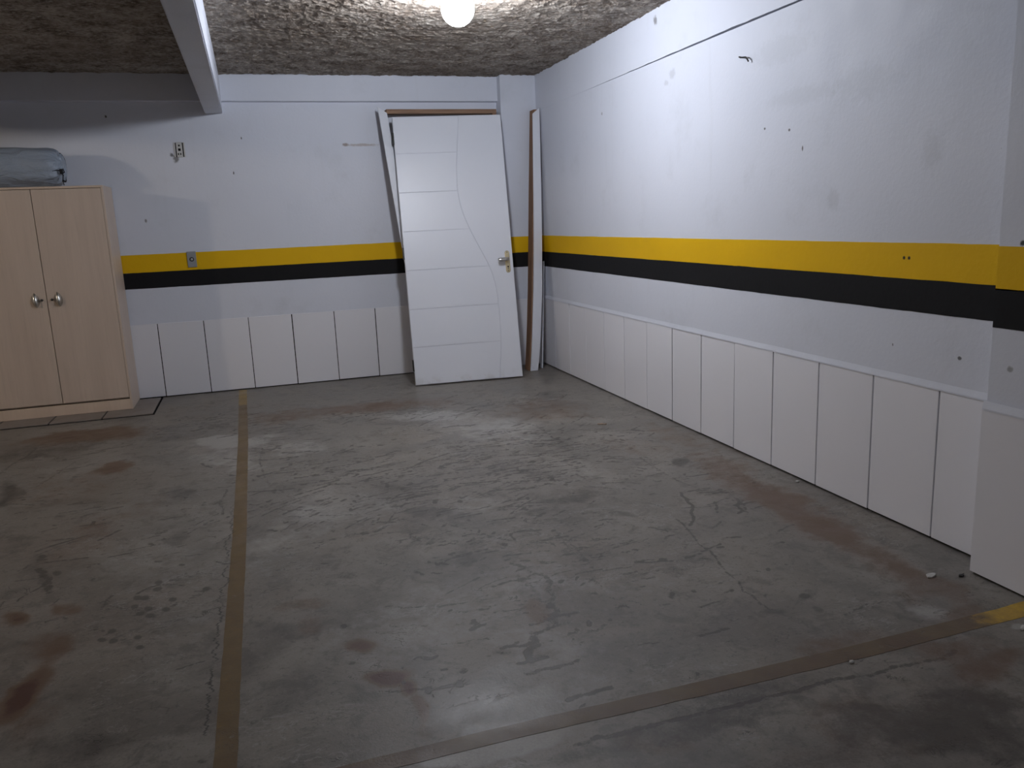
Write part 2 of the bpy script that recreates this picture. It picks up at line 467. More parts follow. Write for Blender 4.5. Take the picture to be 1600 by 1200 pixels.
def header_right():
    """strip of wall above the seam: proud a little, with a ragged lower edge that dies out towards the corner"""
    n = 160; V = []; F = []
    rnd = random.Random(4)
    ys = [0.0 + (YF - 0.0) * (i / n) ** 1.0 for i in range(n + 1)]
    for i, y in enumerate(ys):
        k = min(1, max(0, (-y - 0.9) / 2.0)); k = k * k * (3 - 2 * k)
        gap = 0.0005 + k * (0.0048 + 0.004 * mnoise.noise((y * 9, 1.3, 0)) + 0.002 * rnd.random())
        x = P0 - 0.010 * k + 0.001 * mnoise.noise((y * 4, 0, 2))
        V += [(x, y, SEAM + max(.0003, gap)), (x, y, H + .05), (.029, y, SEAM + max(.0003, gap))]
    for i in range(n):
        a, b = 3 * i, 3 * i + 3
        F += [(a, a + 1, b + 1, b), (a, b, b + 2, a + 2)]
    return tag(link('trim_1', mesh('trim_1', V, F, WALL_RIGHT)), kind='structure')
header_right()

# concrete beams under the slab, lintel, pilaster in the corner, pillar on the right
def beam(name, x0, x1, z0):
    bm = bmesh.new()
    bm_box(bm, (x0, YF, z0), (x1, 0.002, H + .06))
    es = [e for e in bm.edges if abs(e.verts[0].co.z - z0) < 1e-4 and abs(e.verts[1].co.z - z0) < 1e-4 and abs(e.verts[0].co.x - e.verts[1].co.x) < 1e-4]
    bmesh.ops.bevel(bm, geom=es, offset=0.006, segments=2, affect='EDGES')
    bm2 = bm
    return tag(bm_obj(name, bm2, WALL_PLAIN), kind='structure')
beam('trim_2', -2.584, -2.457, 2.126)
beam('trim_3', -5.10, -4.973, 2.126)
tag(box_obj('trim_4', (XL, -0.045, 2.208), (-0.295, 0.01, H + .05), WALL_BACK, bevel=.004), kind='structure')

PX, PY = -0.302, -0.130
pilaster = profile_wall('trim_5', [(PX + TT, 0), (PX + TT, TH), (PX + .003, TH), (PX + .003, H + .05), (.02, H + .05), (.02, 0)],
                        [1, 1, 0, 0, 0, 0], 'y', PY + .003, 0.01, [WALL_BACK, MORTAR])
QX, QY0, QY1 = -0.104, -4.735, -5.20
pillar = profile_wall('trim_6', [(QX + TT, 0), (QX + TT, TH), (QX + .014, TH), (QX + .014, H + .05), (.02, H + .05), (.02, 0)],
                      [1, 1, 0, 0, 0, 0], 'y', QY1, QY0 - .004, [WALL_PLAIN, MORTAR])

def stripe(name, parent, axis, s0, s1, d, z0, z1, mat, seed, th=0.0015):
    """hand-painted band with slightly wavy edges: a thin coat on the wall face at depth d"""
    n = max(4, int(abs(s1 - s0) / 0.04)); V = []; F = []
    for i in range(n + 1):
        s = s0 + (s1 - s0) * i / n
        e0 = 0.0016 * mnoise.noise((s * 6, seed, 0)) + 0.001 * mnoise.noise((s * 25, seed, 3))
        e1 = 0.0016 * mnoise.noise((s * 6, seed + 7, 0)) + 0.001 * mnoise.noise((s * 25, seed + 9, 3))
        for dd, z in ((d - th, z0 + e0), (d - th, z1 + e1), (d + .0005, z1 + e1), (d + .0005, z0 + e0)):
            V.append((s, dd, z) if axis == 'x' else (dd, s, z))
    for i in range(n):
        a, b = 4 * i, 4 * i + 4
        for k in range(4): F.append((a + k, a + (k + 1) % 4, b + (k + 1) % 4, b + k))
    F += [(0, 1, 2, 3), (4 * n + 3, 4 * n + 2, 4 * n + 1, 4 * n)]
    me = mesh(name, V, F, mat)
    bm = bmesh.new(); bm.from_mesh(me); bmesh.ops.recalc_face_normals(bm, faces=bm.faces); bm.to_mesh(me); bm.free()
    return link(name, me, parent)
for nm, z0, z1, mt, sd in (('black_stripe', BK0, BK1, BLACK, 1.0), ('yellow_stripe', BK1 - .001, YE1, YELLOW, 5.0)):
    stripe(nm, wall_back, 'x', XL, PX + .003, P0, z0, z1, mt, sd)
    stripe(nm, wall_right, 'y', PY + .003, QY0, P0, z0, z1, mt, sd + .3)
    stripe(nm, pilaster, 'x', PX + .003, P0, PY + .003, z0, z1, mt, sd + .6)
    stripe(nm, pilaster, 'y', 0, PY + .003, PX + .003, z0, z1, mt, sd + .7)
    stripe(nm, pillar, 'y', QY0 - .004, QY1, QX + .014, z0 - .002, z1 + .001, mt, sd + .9)
    stripe(nm, wall_right, 'y', QY1, YF, P0, z0, z1, mt, sd + 1.2)

# wall tiles, each its own piece: mesh spans its width in +x, its face at y = 0 looking to -y
def tile_mesh(w, h=TH - 0.0075, t=TT - .0005, be=0.0012):
    bm = bmesh.new(); bm_box(bm, (0, 0, 0), (w, t, h), be)
    bmesh.ops.recalc_face_normals(bm, faces=bm.faces)
    me = bpy.data.meshes.new('tile'); bm.to_mesh(me); bm.free(); me.materials.append(TILE)
    return me
GAPW = 0.0064
FULL = tile_mesh(TP - GAPW)
rt = random.Random(11)
def put_tile(parent, me, x, y, rot):
    o = link('tile', me, parent, (x, y, 0.0075 + rt.uniform(-.001, .001)))
    o.rotation_euler = (rt.uniform(-.0012, .0012), rt.uniform(-.0012, .0012), rot)
    return o
# back wall: joints at x = -1.426 - k*TP
j0 = -1.426 + 3 * TP
x = j0
put_tile(wall_back, tile_mesh((PX) - j0 - GAPW), j0 + GAPW / 2, 0, 0)
while x - TP > XL:
    x -= TP
    put_tile(wall_back, FULL, x + GAPW / 2 + rt.uniform(-.0006, .0006), 0, 0)
put_tile(pilaster, tile_mesh(-PX - .006), PX, PY, 0)
put_tile(pilaster, tile_mesh(-PY - .004), PX, -.002, -math.pi / 2)
# right wall: joints at y = -0.434 - k*TP (face at x = 0 looking to -x)
R90 = -math.pi / 2
put_tile(wall_right, tile_mesh(0.434 + PY - GAPW), 0, PY, R90)
y = -0.434; k = 0
while y - TP > QY0:
    put_tile(wall_right, FULL, rt.uniform(-.0008, .0008), y - GAPW / 2 + rt.uniform(-.0006, .0006), R90)
    y -= TP
put_tile(wall_right, tile_mesh(y - QY0 - .008 - GAPW), 0, y - GAPW / 2, R90)
yy = QY0
put_tile(pillar, tile_mesh(0.36), QX, QY0 + .002, R90)
put_tile(pillar, tile_mesh(QY0 + .002 - .36 - QY1 - GAPW), QX, QY0 + .002 - .36 - GAPW, R90)
y = QY1 - .004
while y - TP > YF:
    put_tile(wall_right, FULL, 0, y, R90); y -= TP

# white plaster fillet that dies onto the tile tops along the right wall and the pillar
def fillet(name, y0, y1, x, mat, ret=None):
    n = max(2, int(abs(y1 - y0) / .06)); V = []; F = []
    for i in range(n + 1):
        y = y0 + (y1 - y0) * i / n
        w = 0.0012 * mnoise.noise((y * 8, 0, 1)); w2 = 0.0015 * mnoise.noise((y * 5, 3, 1))
        V += [(x - .003 + w, y, TH - .002), (x - .003 + w, y, TH + .004 + w2), (x + .0035, y, TH + .028 + w2 * 2), (x + .011, y, TH - .002)]
    for i in range(n):
        a, b = 4 * i, 4 * i + 4
        for k in range(4): F.append((a + k, a + (k + 1) % 4, b + (k + 1) % 4, b + k))
    F += [(0, 1, 2, 3), (4 * n + 3, 4 * n + 2, 4 * n + 1, 4 * n)]
    me = mesh(name, V, F, mat)
    bm = bmesh.new(); bm.from_mesh(me); bmesh.ops.recalc_face_normals(bm, faces=bm.faces); bm.to_mesh(me); bm.free()
    return tag(link(name, me), kind='structure')
fillet('trim_7', PY, QY0 - .002, 0.0, WALL_PLAIN)
fillet('trim_8', QY0, QY1, QX + .002, WALL_PLAIN)

# ---------------------------------------------------------------- floor
BLOBS=[
('R',-3.431,-1.065,0.330,-0.059,0.037,-0.212,1.00),
('R',-3.674,-1.150,0.225,-0.041,0.037,-0.166,0.60),
('R',-3.179,-1.958,0.076,0.008,0.022,-0.126,0.98),
('R',-3.225,-2.038,0.068,-0.032,0.012,-0.081,0.60),
('R',-3.074,-3.807,0.063,-0.038,0.008,-0.048,0.75),
('R',-3.114,-3.806,0.022,-0.009,0.009,-0.044,0.60),
('R',-3.089,-4.366,0.043,0.100,0.036,-0.065,1.35),
('R',-3.060,-4.161,0.040,0.098,0.031,-0.060,0.60),
('R',-3.238,-3.820,0.043,-0.017,0.017,-0.069,1.20),
('R',-3.088,-4.068,0.053,0.029,0.035,-0.100,0.45),
('R',-3.047,-4.477,0.101,-0.039,0.047,-0.201,0.35),
('R',-2.305,-4.087,0.094,-0.019,-0.001,-0.050,0.50),
('R',-2.277,-4.242,0.043,-0.018,-0.006,-0.080,0.50),
('R',-2.141,-4.434,0.048,-0.019,-0.005,-0.043,1.25),
('R',-2.086,-4.649,0.063,-0.016,-0.006,-0.050,1.60),
('R',-2.048,-4.722,0.005,-0.042,-0.024,-0.014,1.40),
('R',-2.041,-4.821,0.020,0.008,0.004,-0.074,1.10),
('R',-2.037,-4.911,0.025,-0.009,-0.012,-0.058,0.45),
('R',-1.703,-1.141,0.259,-0.067,-0.020,-0.164,0.80),
('R',-2.095,-1.108,0.255,-0.066,-0.010,-0.183,0.55),
('R',-1.345,-1.174,0.303,-0.105,-0.038,-0.207,0.50),
('R',-2.352,-1.179,0.165,-0.084,-0.003,-0.176,0.50),
('R',-0.596,-1.783,0.306,-0.159,-0.125,-0.346,0.45),
('R',-0.152,-2.722,0.046,-0.341,-0.103,-0.153,0.40),
('R',-0.242,-3.517,0.019,-0.418,-0.131,-0.153,0.60),
('R',-0.261,-4.026,0.002,-0.338,-0.114,-0.111,0.60),
('R',-0.277,-4.356,0.018,-0.266,-0.122,-0.107,0.65),
('R',-0.306,-4.733,0.037,-0.194,-0.098,-0.077,0.60),
('R',0.026,-3.100,-0.006,-0.343,-0.088,-0.106,0.40),
('R',-0.504,-5.210,0.121,-0.011,-0.059,-0.062,0.80),
('R',-0.532,-5.109,0.130,-0.005,-0.042,-0.049,0.60),
('R',-0.834,-4.969,0.192,-0.005,-0.039,-0.060,0.55),
('R',-0.368,-4.950,0.081,-0.018,-0.037,-0.038,0.50),
('R',-3.138,-3.159,0.119,0.100,0.055,-0.197,0.35),
('R',-3.013,-2.805,0.183,0.168,0.043,-0.190,0.30),
('R',-3.391,-2.233,0.252,0.059,0.073,-0.307,0.30),
('R',-1.573,-4.435,0.038,0.022,-0.006,-0.088,0.70),
('R',-1.521,-5.177,0.086,-0.033,-0.023,-0.044,0.40),
('R',-0.946,-5.317,0.381,-0.041,-0.096,-0.127,0.40),
('R',-0.433,-2.878,0.147,-0.240,-0.084,-0.151,0.30),
('R',-0.650,-5.043,0.099,-0.040,-0.031,-0.033,0.40),
('D',-3.644,-2.248,0.084,-0.038,0.077,-0.310,0.80),
('D',-3.272,-3.311,0.035,0.070,0.024,-0.061,0.50),
('D',-3.211,-3.493,0.017,0.013,0.038,-0.117,0.60),
('D',-3.793,-1.404,0.185,0.065,0.064,-0.234,0.70),
('D',-3.482,-1.403,0.196,0.066,0.037,-0.170,0.60),
('D',-2.827,-1.365,0.231,-0.043,0.008,-0.108,0.50),
('D',-2.656,-1.272,0.121,-0.061,0.002,-0.074,0.50),
('D',-3.011,-1.409,0.136,-0.067,0.008,-0.087,0.50),
('D',-2.781,-3.254,0.064,0.006,0.013,-0.095,0.60),
('D',-2.791,-2.613,0.086,0.015,0.013,-0.108,0.60),
('D',-1.806,-3.010,0.110,-0.086,-0.017,-0.085,0.60),
('D',-1.708,-3.384,0.112,-0.084,-0.023,-0.094,0.60),
('D',-1.685,-3.932,0.058,0.024,-0.016,-0.150,0.65),
('D',-1.816,-3.543,0.151,-0.066,-0.014,-0.072,0.45),
('D',-2.147,-3.909,0.067,-0.028,-0.006,-0.056,0.45),
('D',-2.276,-2.742,0.092,0.014,0.001,-0.095,0.35),
('D',-1.128,-3.482,0.142,-0.032,-0.020,-0.056,0.75),
('D',-1.272,-3.578,0.104,0.006,-0.015,-0.052,0.70),
('D',-0.972,-3.439,0.067,-0.030,-0.024,-0.057,0.60),
('D',-0.371,-3.206,0.041,-0.037,-0.045,-0.076,1.00),
('D',-0.849,-4.249,0.048,-0.054,-0.033,-0.049,0.50),
('D',-0.510,-4.303,0.060,-0.072,-0.040,-0.048,0.45),
('D',-1.022,-4.322,0.045,-0.047,-0.041,-0.063,0.50),
('D',-0.729,-4.670,0.021,-0.009,-0.014,-0.019,1.00),
('D',-0.874,-4.726,0.031,-0.013,-0.015,-0.021,0.80),
('D',-0.743,-4.756,0.009,-0.021,-0.016,-0.015,0.70),
('D',-0.947,-3.764,0.056,-0.068,-0.022,-0.039,0.60),
('D',-0.684,-3.920,0.039,-0.127,-0.043,-0.056,0.40),
('D',-1.178,-2.911,0.151,-0.071,-0.033,-0.105,0.40),
('D',-0.972,-2.617,0.130,-0.063,-0.042,-0.121,0.40),
('D',-1.276,-4.580,0.113,-0.046,-0.030,-0.061,0.35),
('D',-1.241,-4.726,0.162,-0.019,-0.022,-0.049,0.40),
('D',-0.997,-4.693,0.147,-0.060,-0.046,-0.072,0.35),
('D',-1.154,-5.088,0.282,-0.011,-0.034,-0.064,0.60),
('D',-1.382,-5.149,0.259,-0.012,-0.020,-0.047,0.70),
('D',-0.835,-5.304,0.251,-0.027,-0.071,-0.087,0.80),
('D',-0.775,-5.437,0.138,-0.053,-0.101,-0.092,0.80),
('D',-1.731,-5.161,0.185,-0.019,-0.007,-0.027,0.50),
('D',-1.170,-5.362,0.321,-0.037,-0.037,-0.058,0.40),
('D',-2.834,-4.728,0.230,-0.088,0.014,-0.083,0.40),
('D',-2.928,-4.611,0.144,-0.055,0.024,-0.122,0.35),
('D',-2.424,-4.805,0.062,-0.024,-0.001,-0.055,0.30),
('D',-2.582,-4.850,0.015,-0.006,0.001,-0.010,1.00),
('D',-2.711,-4.480,0.104,-0.041,0.010,-0.105,0.20),
('D',-3.429,-3.034,0.107,-0.046,0.061,-0.249,0.50),
('D',-3.168,-2.102,0.203,-0.094,0.026,-0.184,0.30),
('D',-1.791,-4.086,0.064,-0.027,-0.012,-0.052,0.35),
('D',-1.576,-3.831,0.109,-0.077,-0.016,-0.049,0.40),
('D',-1.919,-3.753,0.098,-0.018,-0.007,-0.051,0.40),
('D',-0.545,-4.878,0.057,-0.093,-0.027,-0.024,0.50),
('P',-2.569,-1.690,0.222,-0.025,0.008,-0.194,0.80),
('P',-2.701,-1.593,0.114,-0.056,0.006,-0.132,0.80),
('P',-2.614,-2.038,0.206,-0.026,0.010,-0.197,0.50),
('P',-2.190,-2.028,0.212,-0.103,-0.013,-0.230,0.50),
('P',-1.380,-1.579,0.286,-0.075,-0.024,-0.126,0.80),
('P',-1.115,-1.904,0.334,-0.169,-0.077,-0.289,0.50),
('P',-0.987,-2.309,0.310,-0.153,-0.096,-0.304,0.40),
('P',-2.052,-3.142,0.305,-0.136,-0.028,-0.264,0.40),
('P',-2.261,-3.308,0.236,-0.103,-0.013,-0.237,0.35),
('P',-1.536,-3.372,0.213,-0.095,-0.042,-0.162,0.35),
('P',-1.506,-4.177,0.191,-0.080,-0.069,-0.201,0.40),
('P',-1.851,-4.345,0.254,-0.104,-0.050,-0.215,0.35),
('P',-1.611,-4.659,0.195,-0.078,-0.051,-0.139,0.40),
('P',-1.233,-4.291,0.146,-0.061,-0.087,-0.190,0.30),
('P',-2.830,-3.498,0.338,-0.143,0.035,-0.339,0.30),
('P',-2.671,-4.105,0.120,-0.049,0.013,-0.187,0.35),
('P',-2.400,-3.615,0.144,-0.061,-0.005,-0.263,0.30),
('P',-2.074,-4.432,0.186,-0.075,-0.030,-0.196,0.30),
('P',-0.434,-4.891,0.041,-0.044,-0.031,-0.028,0.60),
('P',-0.474,-4.907,0.060,-0.063,-0.033,-0.030,0.40),
('P',-1.921,-5.051,0.109,-0.010,-0.007,-0.043,0.90),  # bulb's floor sheen painted in as this group of pale patches
('P',-1.811,-5.066,0.095,-0.009,-0.009,-0.038,0.90),
('P',-1.765,-5.030,0.176,-0.025,-0.015,-0.055,0.50),
('P',-2.019,-5.064,0.086,-0.033,-0.006,-0.027,0.70),
('P',-0.918,-3.148,0.202,-0.094,-0.077,-0.190,0.30),
('P',-0.819,-3.779,0.149,-0.066,-0.070,-0.137,0.25),
('P',-0.275,-5.070,0.017,-0.007,-0.013,-0.011,1.00),
('P',-2.508,-2.286,0.133,-0.062,0.001,-0.127,0.50),
('P',-1.854,-4.878,0.159,0.033,-0.009,-0.113,0.40),
('P',-1.627,-4.903,0.160,-0.012,-0.025,-0.086,0.40),
('D',-2.848,-3.807,0.015,-0.001,0.003,-0.020,1.35),
('D',-2.822,-3.818,0.015,-0.001,0.003,-0.020,1.35),
('D',-2.850,-3.879,0.014,-0.001,0.003,-0.019,1.35),
('D',-2.824,-3.944,0.014,-0.001,0.003,-0.019,1.35),
('D',-2.787,-3.974,0.014,-0.001,0.003,-0.018,1.35),
('D',-2.803,-3.913,0.014,-0.001,0.003,-0.019,1.35),
('D',-2.725,-3.874,0.015,-0.001,0.003,-0.020,1.35),
('D',-2.792,-3.697,0.015,-0.001,0.003,-0.022,1.35),
('D',-2.789,-3.756,0.015,-0.001,0.003,-0.021,1.35),
('D',-2.739,-3.944,0.014,-0.001,0.003,-0.019,1.35),
('D',-2.624,-3.829,0.015,-0.001,0.002,-0.021,1.35),
('D',-2.897,-4.041,0.013,-0.001,0.003,-0.017,1.35),
('D',-2.921,-4.093,0.013,-0.001,0.004,-0.017,1.35),
('D',-2.886,-4.115,0.013,-0.001,0.003,-0.017,1.35),
('D',-2.812,-4.123,0.013,-0.001,0.003,-0.017,1.35),
('D',-2.800,-4.191,0.013,-0.001,0.003,-0.016,1.35),
('D',-3.271,-3.245,0.016,-0.000,0.007,-0.027,1.35),
('D',-3.177,-3.447,0.015,-0.000,0.006,-0.025,1.35),
('D',-2.182,-4.532,0.006,-0.002,-0.001,-0.008,2.20),
('D',-2.582,-4.486,0.006,-0.002,0.000,-0.008,2.20),
('D',-2.056,-4.689,0.005,-0.002,-0.001,-0.007,2.20),
('D',-1.525,-5.042,0.005,-0.002,-0.003,-0.005,2.20),
('D',-1.380,-4.578,0.006,-0.002,-0.004,-0.008,2.20),
('D',-0.918,-4.547,0.006,-0.003,-0.006,-0.009,2.20),
('D',-1.283,-4.948,0.005,-0.002,-0.004,-0.006,2.20),
('D',-0.712,-4.452,0.007,-0.003,-0.007,-0.010,2.20),
]
STROKES=[
('D',[(-0.588, -3.613), (-0.617, -3.739), (-0.664, -3.848), (-0.749, -3.97)],0.009,0.90),
('D',[(-0.41, -3.768), (-0.446, -3.859), (-0.496, -3.947)],0.010,0.80),
('D',[(-0.398, -3.81), (-0.441, -3.905), (-0.482, -3.953)],0.010,0.60),
('D',[(-0.768, -3.883), (-0.8, -4.095), (-0.829, -4.283), (-0.871, -4.497), (-0.887, -4.669), (-0.875, -4.72)],0.007,0.70),
('D',[(-0.512, -3.039), (-0.52, -3.334), (-0.504, -3.553)],0.010,0.50),
('D',[(-0.894, -2.016), (-0.793, -2.155), (-0.797, -2.557)],0.010,0.50),
('D',[(-1.537, -4.045), (-1.464, -4.194), (-1.485, -4.348), (-1.538, -4.519)],0.015,0.60),
('D',[(-1.549, -4.159), (-1.523, -4.358), (-1.56, -4.532)],0.015,0.50),
('D',[(-1.273, -3.891), (-1.274, -4.156), (-1.316, -4.366)],0.012,0.50),
('D',[(-1.273, -3.817), (-1.296, -4.116)],0.012,0.45),
('D',[(-2.249, -3.542), (-2.041, -3.522), (-1.835, -3.573)],0.012,0.50),
('D',[(-1.835, -3.573), (-1.812, -3.729), (-1.662, -3.759)],0.015,0.50),
('D',[(-1.687, -3.52), (-1.548, -3.735), (-1.472, -3.841)],0.012,0.50),
('D',[(-1.686, -3.638), (-1.552, -3.841)],0.012,0.40),
('D',[(-2.427, -2.506), (-2.312, -2.44), (-2.258, -2.34)],0.014,0.60),
('D',[(-2.403, -1.925), (-2.416, -2.391), (-2.382, -2.694)],0.010,0.50),
('D',[(-2.58, -2.657), (-2.602, -2.896), (-2.584, -3.04)],0.009,0.60),
('D',[(-1.713, -5.117), (-1.542, -5.116), (-1.365, -5.121), (-1.076, -5.119), (-0.757, -5.11), (-0.546, -5.122)],0.010,0.70),
('D',[(-3.257, -3.382), (-3.199, -3.498), (-3.179, -3.622)],0.020,0.70),
('D',[(-3.63, -2.436), (-3.61, -2.295), (-3.671, -2.105)],0.020,0.70),
('D',[(-3.424, -1.722), (-3.522, -2.173), (-3.599, -2.45)],0.012,0.50),
('D',[(-3.79, -1.813), (-3.716, -1.29), (-3.514, -1.228)],0.012,0.60),
('D',[(-2.779, -3.992), (-2.706, -3.897), (-2.603, -3.86)],0.014,0.40),
('D',[(-2.791, -4.145), (-2.713, -4.065), (-2.639, -3.975)],0.014,0.35),
('D',[(-1.658, -4.62), (-1.635, -4.588), (-1.694, -4.703)],0.016,0.80),
('D',[(-1.784, -4.419), (-1.782, -4.442), (-1.804, -4.477)],0.012,0.80),
('D',[(-1.043, -3.679), (-0.91, -3.78), (-0.887, -4.022)],0.010,0.40),
('D',[(-1.097, -3.176), (-0.926, -3.167), (-0.904, -3.318)],0.010,0.50),
('D',[(-1.169, -3.971), (-1.064, -3.981), (-1.0, -4.078)],0.010,0.35),
('D',[(-1.176, -3.822), (-1.03, -3.847), (-0.941, -3.962)],0.010,0.35),
]

rs_ = random.Random(21)

def vnoise(X, Y, sc, seed, octs=3):
    """value noise on arrays, about -1..1"""
    out = np.zeros_like(X); amp = 1.0; tot = 0
    rs = np.random.RandomState(seed)
    for o in range(octs):
        G_ = rs.uniform(-1, 1, (256, 256))
        x = X * sc * 2 ** o + 37.3; y = Y * sc * 2 ** o + 91.7
        xi = np.floor(x).astype(int); yi = np.floor(y).astype(int); fx_ = x - xi; fy_ = y - yi
        fx_ = fx_ * fx_ * (3 - 2 * fx_); fy_ = fy_ * fy_ * (3 - 2 * fy_)
        g = lambda a, b_: G_[(yi + b_) % 256, (xi + a) % 256]
        out += amp * ((g(0, 0) * (1 - fx_) + g(1, 0) * fx_) * (1 - fy_) + (g(0, 1) * (1 - fx_) + g(1, 1) * fx_) * fy_)
        tot += amp; amp *= .6
    return out / tot

# centres of the trowelled / scuffed patches: x, y, radius x, radius y, number of strokes, main direction (deg), swirl
SCUFFS = [(-1.85, -3.05, .75, .55, 150, 5, .9), (-1.05, -2.45, .75, .5, 110, 0, .7), (-1.15, -3.05, .65, .55, 110, -40, .7),
          (-0.70, -2.75, .45, .4, 50, -55, .9), (-2.15, -2.35, .5, .5, 60, 20, 1.0), (-2.35, -1.75, .25, .5, 45, 70, .8),
          (-2.75, -1.15, .45, .3, 80, 8, .7), (-3.55, -1.6, .6, .5, 50, 30, .8), (-1.5, -3.75, .5, .6, 70, -60, .9),
          (-1.15, -4.2, .5, .5, 45, -50, .8), (-1.75, -4.5, .4, .4, 30, 60, 1.2), (-2.9, -3.2, .5, .6, 40, 30, .8),
          (-0.9, -1.5, .7, .3, 60, 3, .5), (-1.7, -1.35, .6, .25, 45, 3, .5), (-3.3, -2.4, .5, .5, 30, 20, .9), (-0.4, -3.6, .3, .6, 25, -70, .6)]

def make_floor():
    step = 0.008
    x0, x1, y0, y1 = -4.70, 0.03, -5.75, 0.03
    nx, ny = int(round((x1 - x0) / step)), int(round((y1 - y0) / step))
    gx = np.linspace(x0, x1, nx + 1); gy = np.linspace(y0, y1, ny + 1)
    X, Y = np.meshgrid(gx, gy)
    lay = {k: np.zeros_like(X) for k in 'RDPT'}
    w1, w2 = vnoise(X, Y, 7, 1, 4), vnoise(X, Y, 7, 2, 4)
    rag = vnoise(X, Y, 16, 3, 3)
    for c, cx, cy, ux, uy, vx, vy, s in BLOBS:
        det = ux * vy - uy * vx
        size = math.sqrt(abs(det)); k = min(.10, .55 * size)
        dx, dy = X + w1 * k - cx, Y + w2 * k - cy
        a = (dx * vy - dy * vx) / det; b = (dy * ux - dx * uy) / det
        r = np.sqrt(a * a + b * b) + .25 * rag
        g = np.clip(1.4 - r, 0, 1); g = g * g * (3 - 2 * g)
        lay[c] = np.maximum(lay[c], s * g) if s >= 1 else lay[c] + s * g * (1 - np.clip(lay[c], 0, 1) * .5)
    def paint(c, pts, wd, s):
        pts = np.array(pts); m = wd * 3
        i0 = max(0, int((pts[:, 0].min() - m - x0) / step)); i1 = min(nx, int((pts[:, 0].max() + m - x0) / step) + 1)
        k0 = max(0, int((pts[:, 1].min() - m - y0) / step)); k1 = min(ny, int((pts[:, 1].max() + m - y0) / step) + 1)
        if i1 <= i0 or k1 <= k0: return
        Xs, Ys = X[k0:k1 + 1, i0:i1 + 1], Y[k0:k1 + 1, i0:i1 + 1]; L = lay[c][k0:k1 + 1, i0:i1 + 1]
        for (ax, ay), (bx, by) in zip(pts, pts[1:]):
            L2 = (bx - ax) ** 2 + (by - ay) ** 2 + 1e-9
            t = np.clip(((Xs - ax) * (bx - ax) + (Ys - ay) * (by - ay)) / L2, 0, 1)
            d = np.hypot(Xs - ax - t * (bx - ax), Ys - ay - t * (by - ay))
            np.maximum(L, s * np.clip(1.6 - d / wd, 0, 1), out=L)
    for c, pts, wd, s in STROKES:
        q = [pts[0]]
        for p0, p1 in zip(pts, pts[1:]):
            for f in (.33, .66, 1):
                q.append((p0[0] + (p1[0] - p0[0]) * f + rs_.uniform(-.012, .012), p0[1] + (p1[1] - p0[1]) * f + rs_.uniform(-.012, .012)))
        paint('T', q, wd * .8, min(1, s * .9))
    for cx, cy, rx, ry, n, ang, sw in SCUFFS:
        # arcs of a trowel swung about a point outside the patch, a few of them per patch
        piv = [(cx + rs_.uniform(-.5, .5) * rx, cy - rs_.choice((-1, 1)) * rs_.uniform(.5, 1.1)) for _ in range(3)]
        for k in range(int(n * 1.5)):
            px_, py_ = cx + rs_.gauss(0, rx * .5), cy + rs_.gauss(0, ry * .5)
            vx_, vy_ = piv[k % 3]; R_ = math.hypot(px_ - vx_, py_ - vy_); a0 = math.atan2(py_ - vy_, px_ - vx_)
            ln = rs_.uniform(.03, .14) * (1.8 if rs_.random() < .18 else 1)
            q = []
            for i in range(7):
                a = a0 + (i / 6 - .5) * ln / R_; r_ = R_ + .012 * mnoise.noise((px_ * 9 + i * .5, py_ * 9, 3)) * sw
                q.append((vx_ + r_ * math.cos(a), vy_ + r_ * math.sin(a)))
            paint('T', q, rs_.uniform(.004, .0085), rs_.uniform(.25, .75))
        for k in range(int(n * .5)):      # pits and specks
            px_, py_ = cx + rs_.gauss(0, rx * .6), cy + rs_.gauss(0, ry * .6); q = [(px_, py_), (px_ + rs_.gauss(0, .012), py_ + rs_.gauss(0, .012))]
            paint('T', q, rs_.uniform(.005, .011), rs_.uniform(.4, .9))
    # darker along the foot of the walls
    lay['D'] = lay['D'] + .55 * np.clip(1 - (-X) / .09, 0, 1) + .45 * np.clip(1 - (-Y) / .07, 0, 1)
    V = np.stack([X.ravel(), Y.ravel(), np.zeros(X.size)], 1)
    i = np.arange(ny)[:, None] * (nx + 1) + np.arange(nx)[None, :]
    Q = np.stack([i, i + 1, i + nx + 2, i + nx + 1], -1).reshape(-1, 4)
    nb = len(V)
    ex = np.array([(XL, YF, 0), (x0, YF, 0), (x0, y0, 0), (x0, y1, 0), (XL, y1, 0), (XL, y0, 0), (x1, YF, 0), (x1, y0, 0)])
    V = np.vstack([V, ex])
    Q = np.vstack([Q, np.array([[nb, nb + 1, nb + 2, nb + 5], [nb + 5, nb + 2, nb + 3, nb + 4], [nb + 1, nb + 6, nb + 7, nb + 2]])])
    me = bpy.data.meshes.new('floor')
    me.vertices.add(len(V)); me.vertices.foreach_set('co', V.ravel())
    me.loops.add(Q.size); me.loops.foreach_set('vertex_index', Q.ravel())
    me.polygons.add(len(Q)); me.polygons.foreach_set('loop_start', np.arange(len(Q)) * 4)
    me.update(calc_edges=True)
    for nm, c in (('stain_rust', 'R'), ('stain_dark', 'D'), ('pale_and_sheen', 'P'), ('trowel', 'T')):
        at = me.attributes.new(nm, 'FLOAT', 'POINT')
        at.data.foreach_set('value', np.concatenate([lay[c].ravel(), np.zeros(len(ex))]).astype(np.float32))
    me.materials.append(CONC)
    return tag(link('floor', me), kind='structure')
floor = make_floor()

